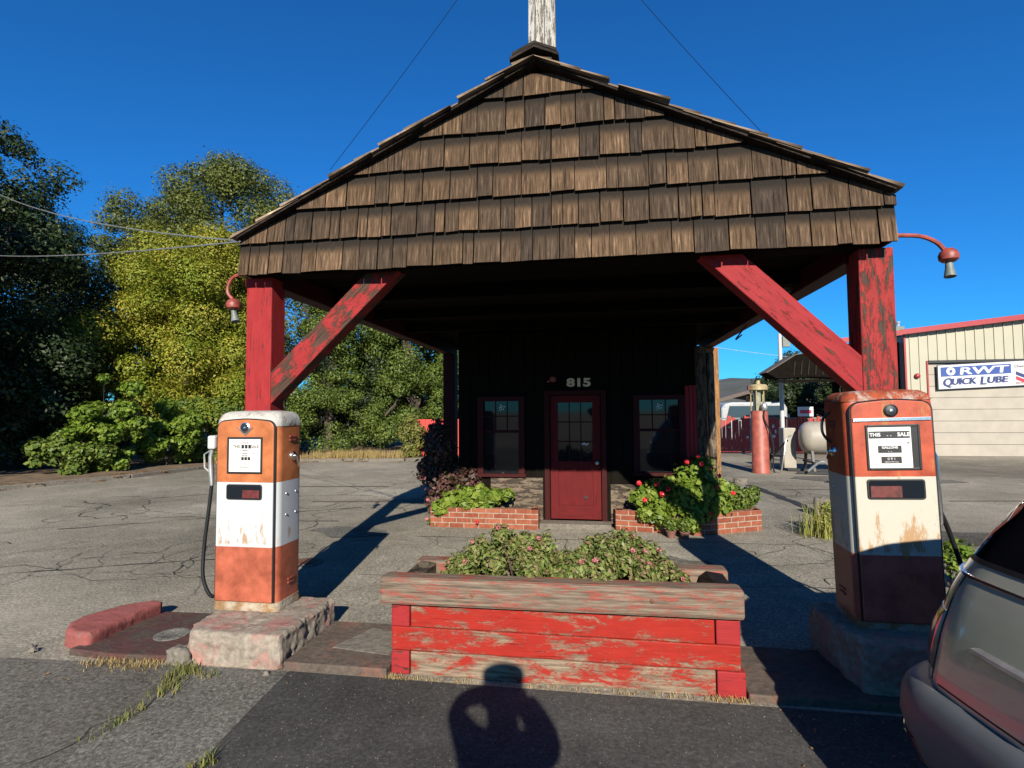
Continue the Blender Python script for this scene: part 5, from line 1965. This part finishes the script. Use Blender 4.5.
NT_ = len(plan(.5))
def carpatch(i0, i1, zs, off, thick=.01, capz=True):
    """shell patch following the body surface from plan index i0 to i1 (may be negative) through heights zs"""
    m = MB()
    n = i1 - i0 + 1
    vs = []
    offs = off if hasattr(off, '__len__') else [off] * len(zs)
    for z, of in zip(zs, offs):
        P = plan(z, of)
        vs += [(*P[(i) % NT_], z) for i in range(i0, i1 + 1)]
    for z, of in zip(zs, offs):
        P = plan(z, of - thick)
        vs += [(*P[(i) % NT_], z) for i in range(i0, i1 + 1)]
    H = len(zs) * n
    fs = []
    for j in range(len(zs) - 1):
        for i in range(n - 1):
            a = j * n + i
            fs.append([a, a + n, a + n + 1, a + 1])
            fs.append([H + a, H + a + 1, H + a + n + 1, H + a + n])
    for i in range(n - 1):
        fs.append([i, i + 1, H + i + 1, H + i])
        a = (len(zs) - 1) * n + i
        fs.append([a, H + a, H + a + 1, a + 1])
    for j in range(len(zs) - 1):
        a = j * n
        fs.append([a, H + a, H + a + n, a + n])
        a = j * n + n - 1
        fs.append([a, a + n, H + a + n, H + a])
    m.add(vs, fs)
    return m


zs = [.24 + i * (1.595 - .24) / 34 for i in range(35)]
m = MB()
m.loft([[(x, y, z) for x, y in plan(z)] for z in zs])
body = m.build('body', M['carpaint'], car, smooth=True)
body.data.set_sharp_from_angle(angle=R(80))
zb_ = [.30, .325, .36, .42, .50, .57, .61, .635, .645]
ofb = [.015, .040, .055, .064, .068, .065, .056, .040, .015]
m = carpatch(-NC - 3, NR + NC + 3, zb_, ofb, .05)
bump_ = m.build('rear_bumper', M['bumper'], car, smooth=True)
m = carpatch(3, NR - 3, [.36, .40, .48, .52], [.070, .074, .074, .070], .02)
m.build('plate_recess', M['ink'], bump_)
m = carpatch(-NC + 4, -1, [.36, .38, .42, .44], [.058, .063, .070, .070], .01)
m.build('reflector', M['tail'], bump_, smooth=True)
m = carpatch(-NC + 5, -3, [.385, .40, .415], [.066, .070, .074], .006)
m.build('reflector_lens', M['chrome'], bump_, smooth=True)
# tail lamps
for i0 in (-5, NR + 2):
    m = carpatch(i0, i0 + 3, [.70, .72, .78, .86, .90, .92], [.003, .008, .012, .012, .008, .003], .02)
    m.build('tail_lamp', M['tail'], car, smooth=True)
# rear window, side windows, windscreen
m = carpatch(-3, NR + 3, [1.13, 1.15, 1.22, 1.30, 1.38, 1.45, 1.47], .004, .004)
m.build('rear_window', M['carglass'], car, smooth=True)
m = carpatch(-3, NR + 3, [1.115, 1.13], .0055, .004); q = m.build('window_seal', M['rubber'], car, smooth=True)
for (a, b) in ((NR + NC + 2, NR + NC + NS - 1), (-NC - NS + 1, -NC - 2)):
    m = carpatch(a, b, [1.12, 1.2, 1.3, 1.4, 1.45], .004, .004)
    m.build('side_window', M['carglass'], car, smooth=True)
i0 = NR + NC + NS + NC + 1
m = carpatch(i0, i0 + NR - 2, [1.10, 1.2, 1.3, 1.42, 1.52], .004, .004)
m.build('windscreen', M['carglass'], car, smooth=True)
# chrome line, hatch seam, hatch handle with badge
m = carpatch(-NC + 1, NR + NC - 1, [1.062, 1.070], [.006, .006], .008); m.build('waist_strip', M['chrome'], car, smooth=True)
m = carpatch(-1, NR + 1, [.662, .668], .002, .003); m.build('hatch_seam', M['ink'], car)
for i0 in (-2, NR + 1):
    m = MB()
    ring = []
    for z in [.665 + .40 * k / 10 for k in range(11)]:
        P0, P1 = plan(z, .0015)[i0 % NT_], plan(z, .0015)[(i0 + 1) % NT_]
        ring.append(((P0[0] * .85 + P1[0] * .15), (P0[1] * .85 + P1[1] * .15), z))
    m.tube(ring, .0025, 4)
    m.build('hatch_seam', M['ink'], car)
m = carpatch(1, NR - 1, [.838, .846, .858, .864], [.008, .020, .020, .008], .01); hd = m.build('hatch_handle', M['steel'], car, smooth=True)
P0 = plan(.84, .018)[NR // 2]
m = MB(); m.lathe([(.055, 0), (.055, .006), (.045, .010), (0, .011)], (P0[0] + .0, 0, .835), 24, (-1, 0, .22)); m.build('badge', M['chrome'], hd, smooth=True)
m = MB(); m.lathe([(.046, .010), (.044, .0125), (0, .013)], (P0[0] + .0, 0, .835), 24, (-1, 0, .22)); m.build('badge_disc', plain('badge_blue', (.05, .16, .38), .25, bump=0), hd, smooth=True)
# wheels
for x in (.78, 3.40):
    for y in (.80, -.80):
        m = MB(); m.lathe([(.20, -.10), (.29, -.10), (.32, -.07), (.32, .07), (.29, .10), (.20, .10)], (x, y, .32), 28, (0, 1, 0))
        w_ = m.build('wheel', M['rubber'], car, smooth=True)
        m = MB(); m.lathe([(.20, -.06), (.20, .09), (.17, .095), (.06, .075), (.05, .10), (0, .10)], (x, y, .32), 20, (0, 1 if y > 0 else -1, 0))
        m.build('rim', M['steel'], w_, smooth=True)
for y, s in ((.80, 1), (-.80, -1)):
    m = MB(); m.slab((2.62, y + s * .02, 1.10), (.10, 0, 0), (0, s * .20, 0), (0, 0, .12)); m.build('wing_mirror', M['bumper'], car, bev=.03)
for y in (.5, -.5):
    m = MB(); m.lathe([(.11, 0), (.10, .03), (0, .06)], (4.15, y, .70), 18, (1, 0, .1)); m.build('headlight', M['chrome'], car, smooth=True)
CA = R(9)
car.rotation_euler = (0, 0, CA)
car.location = (1.21, 1.68, 0)
# headrest-like dark object seen on the roof line at the very right edge
# ================================================================ PHOTOGRAPHER (behind the viewpoint; casts the shadow)
def skinned(name, joints, edges, mat, parent, sub=2):
    me = bpy.data.meshes.new(name)
    me.from_pydata([j[:3] for j in joints], edges, [])
    o = bpy.data.objects.new(name, me)
    col.objects.link(o)
    o.modifiers.new('skin', 'SKIN')
    me.skin_vertices.new() if not me.skin_vertices else None
    sv = me.skin_vertices[0].data
    for i, j in enumerate(joints):
        r = j[3]
        sv[i].radius = (r if not hasattr(r, '__len__') else r[0], r if not hasattr(r, '__len__') else r[1])
    sv[0].use_root = True
    s = o.modifiers.new('sub', 'SUBSURF')
    s.levels = s.render_levels = sub
    dg = bpy.context.evaluated_depsgraph_get()
    dg.update()
    m2 = bpy.data.meshes.new_from_object(o.evaluated_get(dg))
    m2.polygons.foreach_set('use_smooth', [True] * len(m2.polygons))
    m2.materials.clear()
    m2.materials.append(mat)
    bpy.data.objects.remove(o)
    q = bpy.data.objects.new(name, m2)
    col.objects.link(q)
    if parent is not None:
        q.parent = parent
        for v_ in m2.vertices:
            v_.co -= wloc(parent)
    return q


def photographer(x, y):
    o = thing('person', 'photographer holding a phone up with both hands, whose shadow falls before the planter', 'person', (x, y, 0))
    def J(a, b, c, r): return (x + a, y + b, c, r)
    jt = [J(0, 0, 1.0, (.16, .11)), J(0, -.01, 1.17, (.155, .11)), J(0, -.01, 1.40, (.15, .11)), J(0, 0, 1.56, (.13, .09)), J(0, .03, 1.62, .09), J(0, .06, 1.66, .085), J(0, .06, 1.76, (.11, .11)), J(0, .05, 1.85, (.095, .09)),
          J(.16, .02, 1.58, .095), J(.235, .12, 1.53, .085), J(.205, .17, 1.59, .085), J(.10, .27, 1.68, .075), J(.088, .28, 1.69, .034),
          J(-.17, .02, 1.60, .08), J(-.285, .13, 1.68, .058), J(-.25, .17, 1.73, .056), J(-.11, .27, 1.73, .06), J(-.088, .28, 1.69, .032),
          J(.10, 0, .90, .10), J(.11, .02, .52, .065), J(.11, .0, .12, .045), J(.12, .02, .05, .042), J(.13, .16, .035, .034),
          J(-.10, 0, .90, .10), J(-.11, .02, .52, .065), J(-.11, .0, .12, .045), J(-.12, .02, .05, .042), J(-.13, .16, .035, .034)]
    ed = [(0, 1), (1, 2), (2, 3), (3, 4), (4, 5), (5, 6), (6, 7), (3, 8), (8, 9), (9, 10), (10, 11), (11, 12), (3, 13), (13, 14), (14, 15), (15, 16), (16, 17),
          (0, 18), (18, 19), (19, 20), (20, 21), (21, 22), (0, 23), (23, 24), (24, 25), (25, 26), (26, 27)]
    b = skinned('body', jt, ed, M['cloth'], o)
    for s in (1, -1):
        for k in range(5):
            if k < 4:
                zz = 1.725 - .018 * k
                pts = [J(s * .095, .27, zz - .01, .011), J(s * .10, .305, zz, .0095), J(s * .08, .325, zz + .002, .0085), J(s * (.052 - .004 * (k % 2)), .328, zz + .003, .0075)]
            else:
                pts = [J(s * .085, .265, 1.67, .012), J(s * .075, .27, 1.685, .0105), J(s * .055, .278, 1.70, .009)]
            skinned('finger', pts, [(i, i + 1) for i in range(len(pts) - 1)], M['skin'], b, 1)
    m = MB()
    m.lathe([(.115, 1.80), (.123, 1.86), (.132, 1.945), (.130, 1.965), (.0, 1.968)], (x, y + .05, 0), 20)
    m.lathe([(.10, 1.80), (.135, 1.79), (.135, 1.797), (.10, 1.81)], (x, y + .06, 0), 20)
    m.build('hat', M['hair'], b, smooth=True)
    ph = thing('phone', 'black phone held sideways in front of the photographer', 'phone', (x, y + .30, 1.68))
    m = MB(); m.box(x - .078, x + .078, y + .293, y + .301, 1.662, 1.742); m.build('case', M['ink'], ph, bev=.003)
    m = MB(); m.box(x - .072, x + .072, y + .290, y + .2925, 1.667, 1.737); m.build('screen', M['carglass'], ph)
    return o


photographer(-.01, -.32)
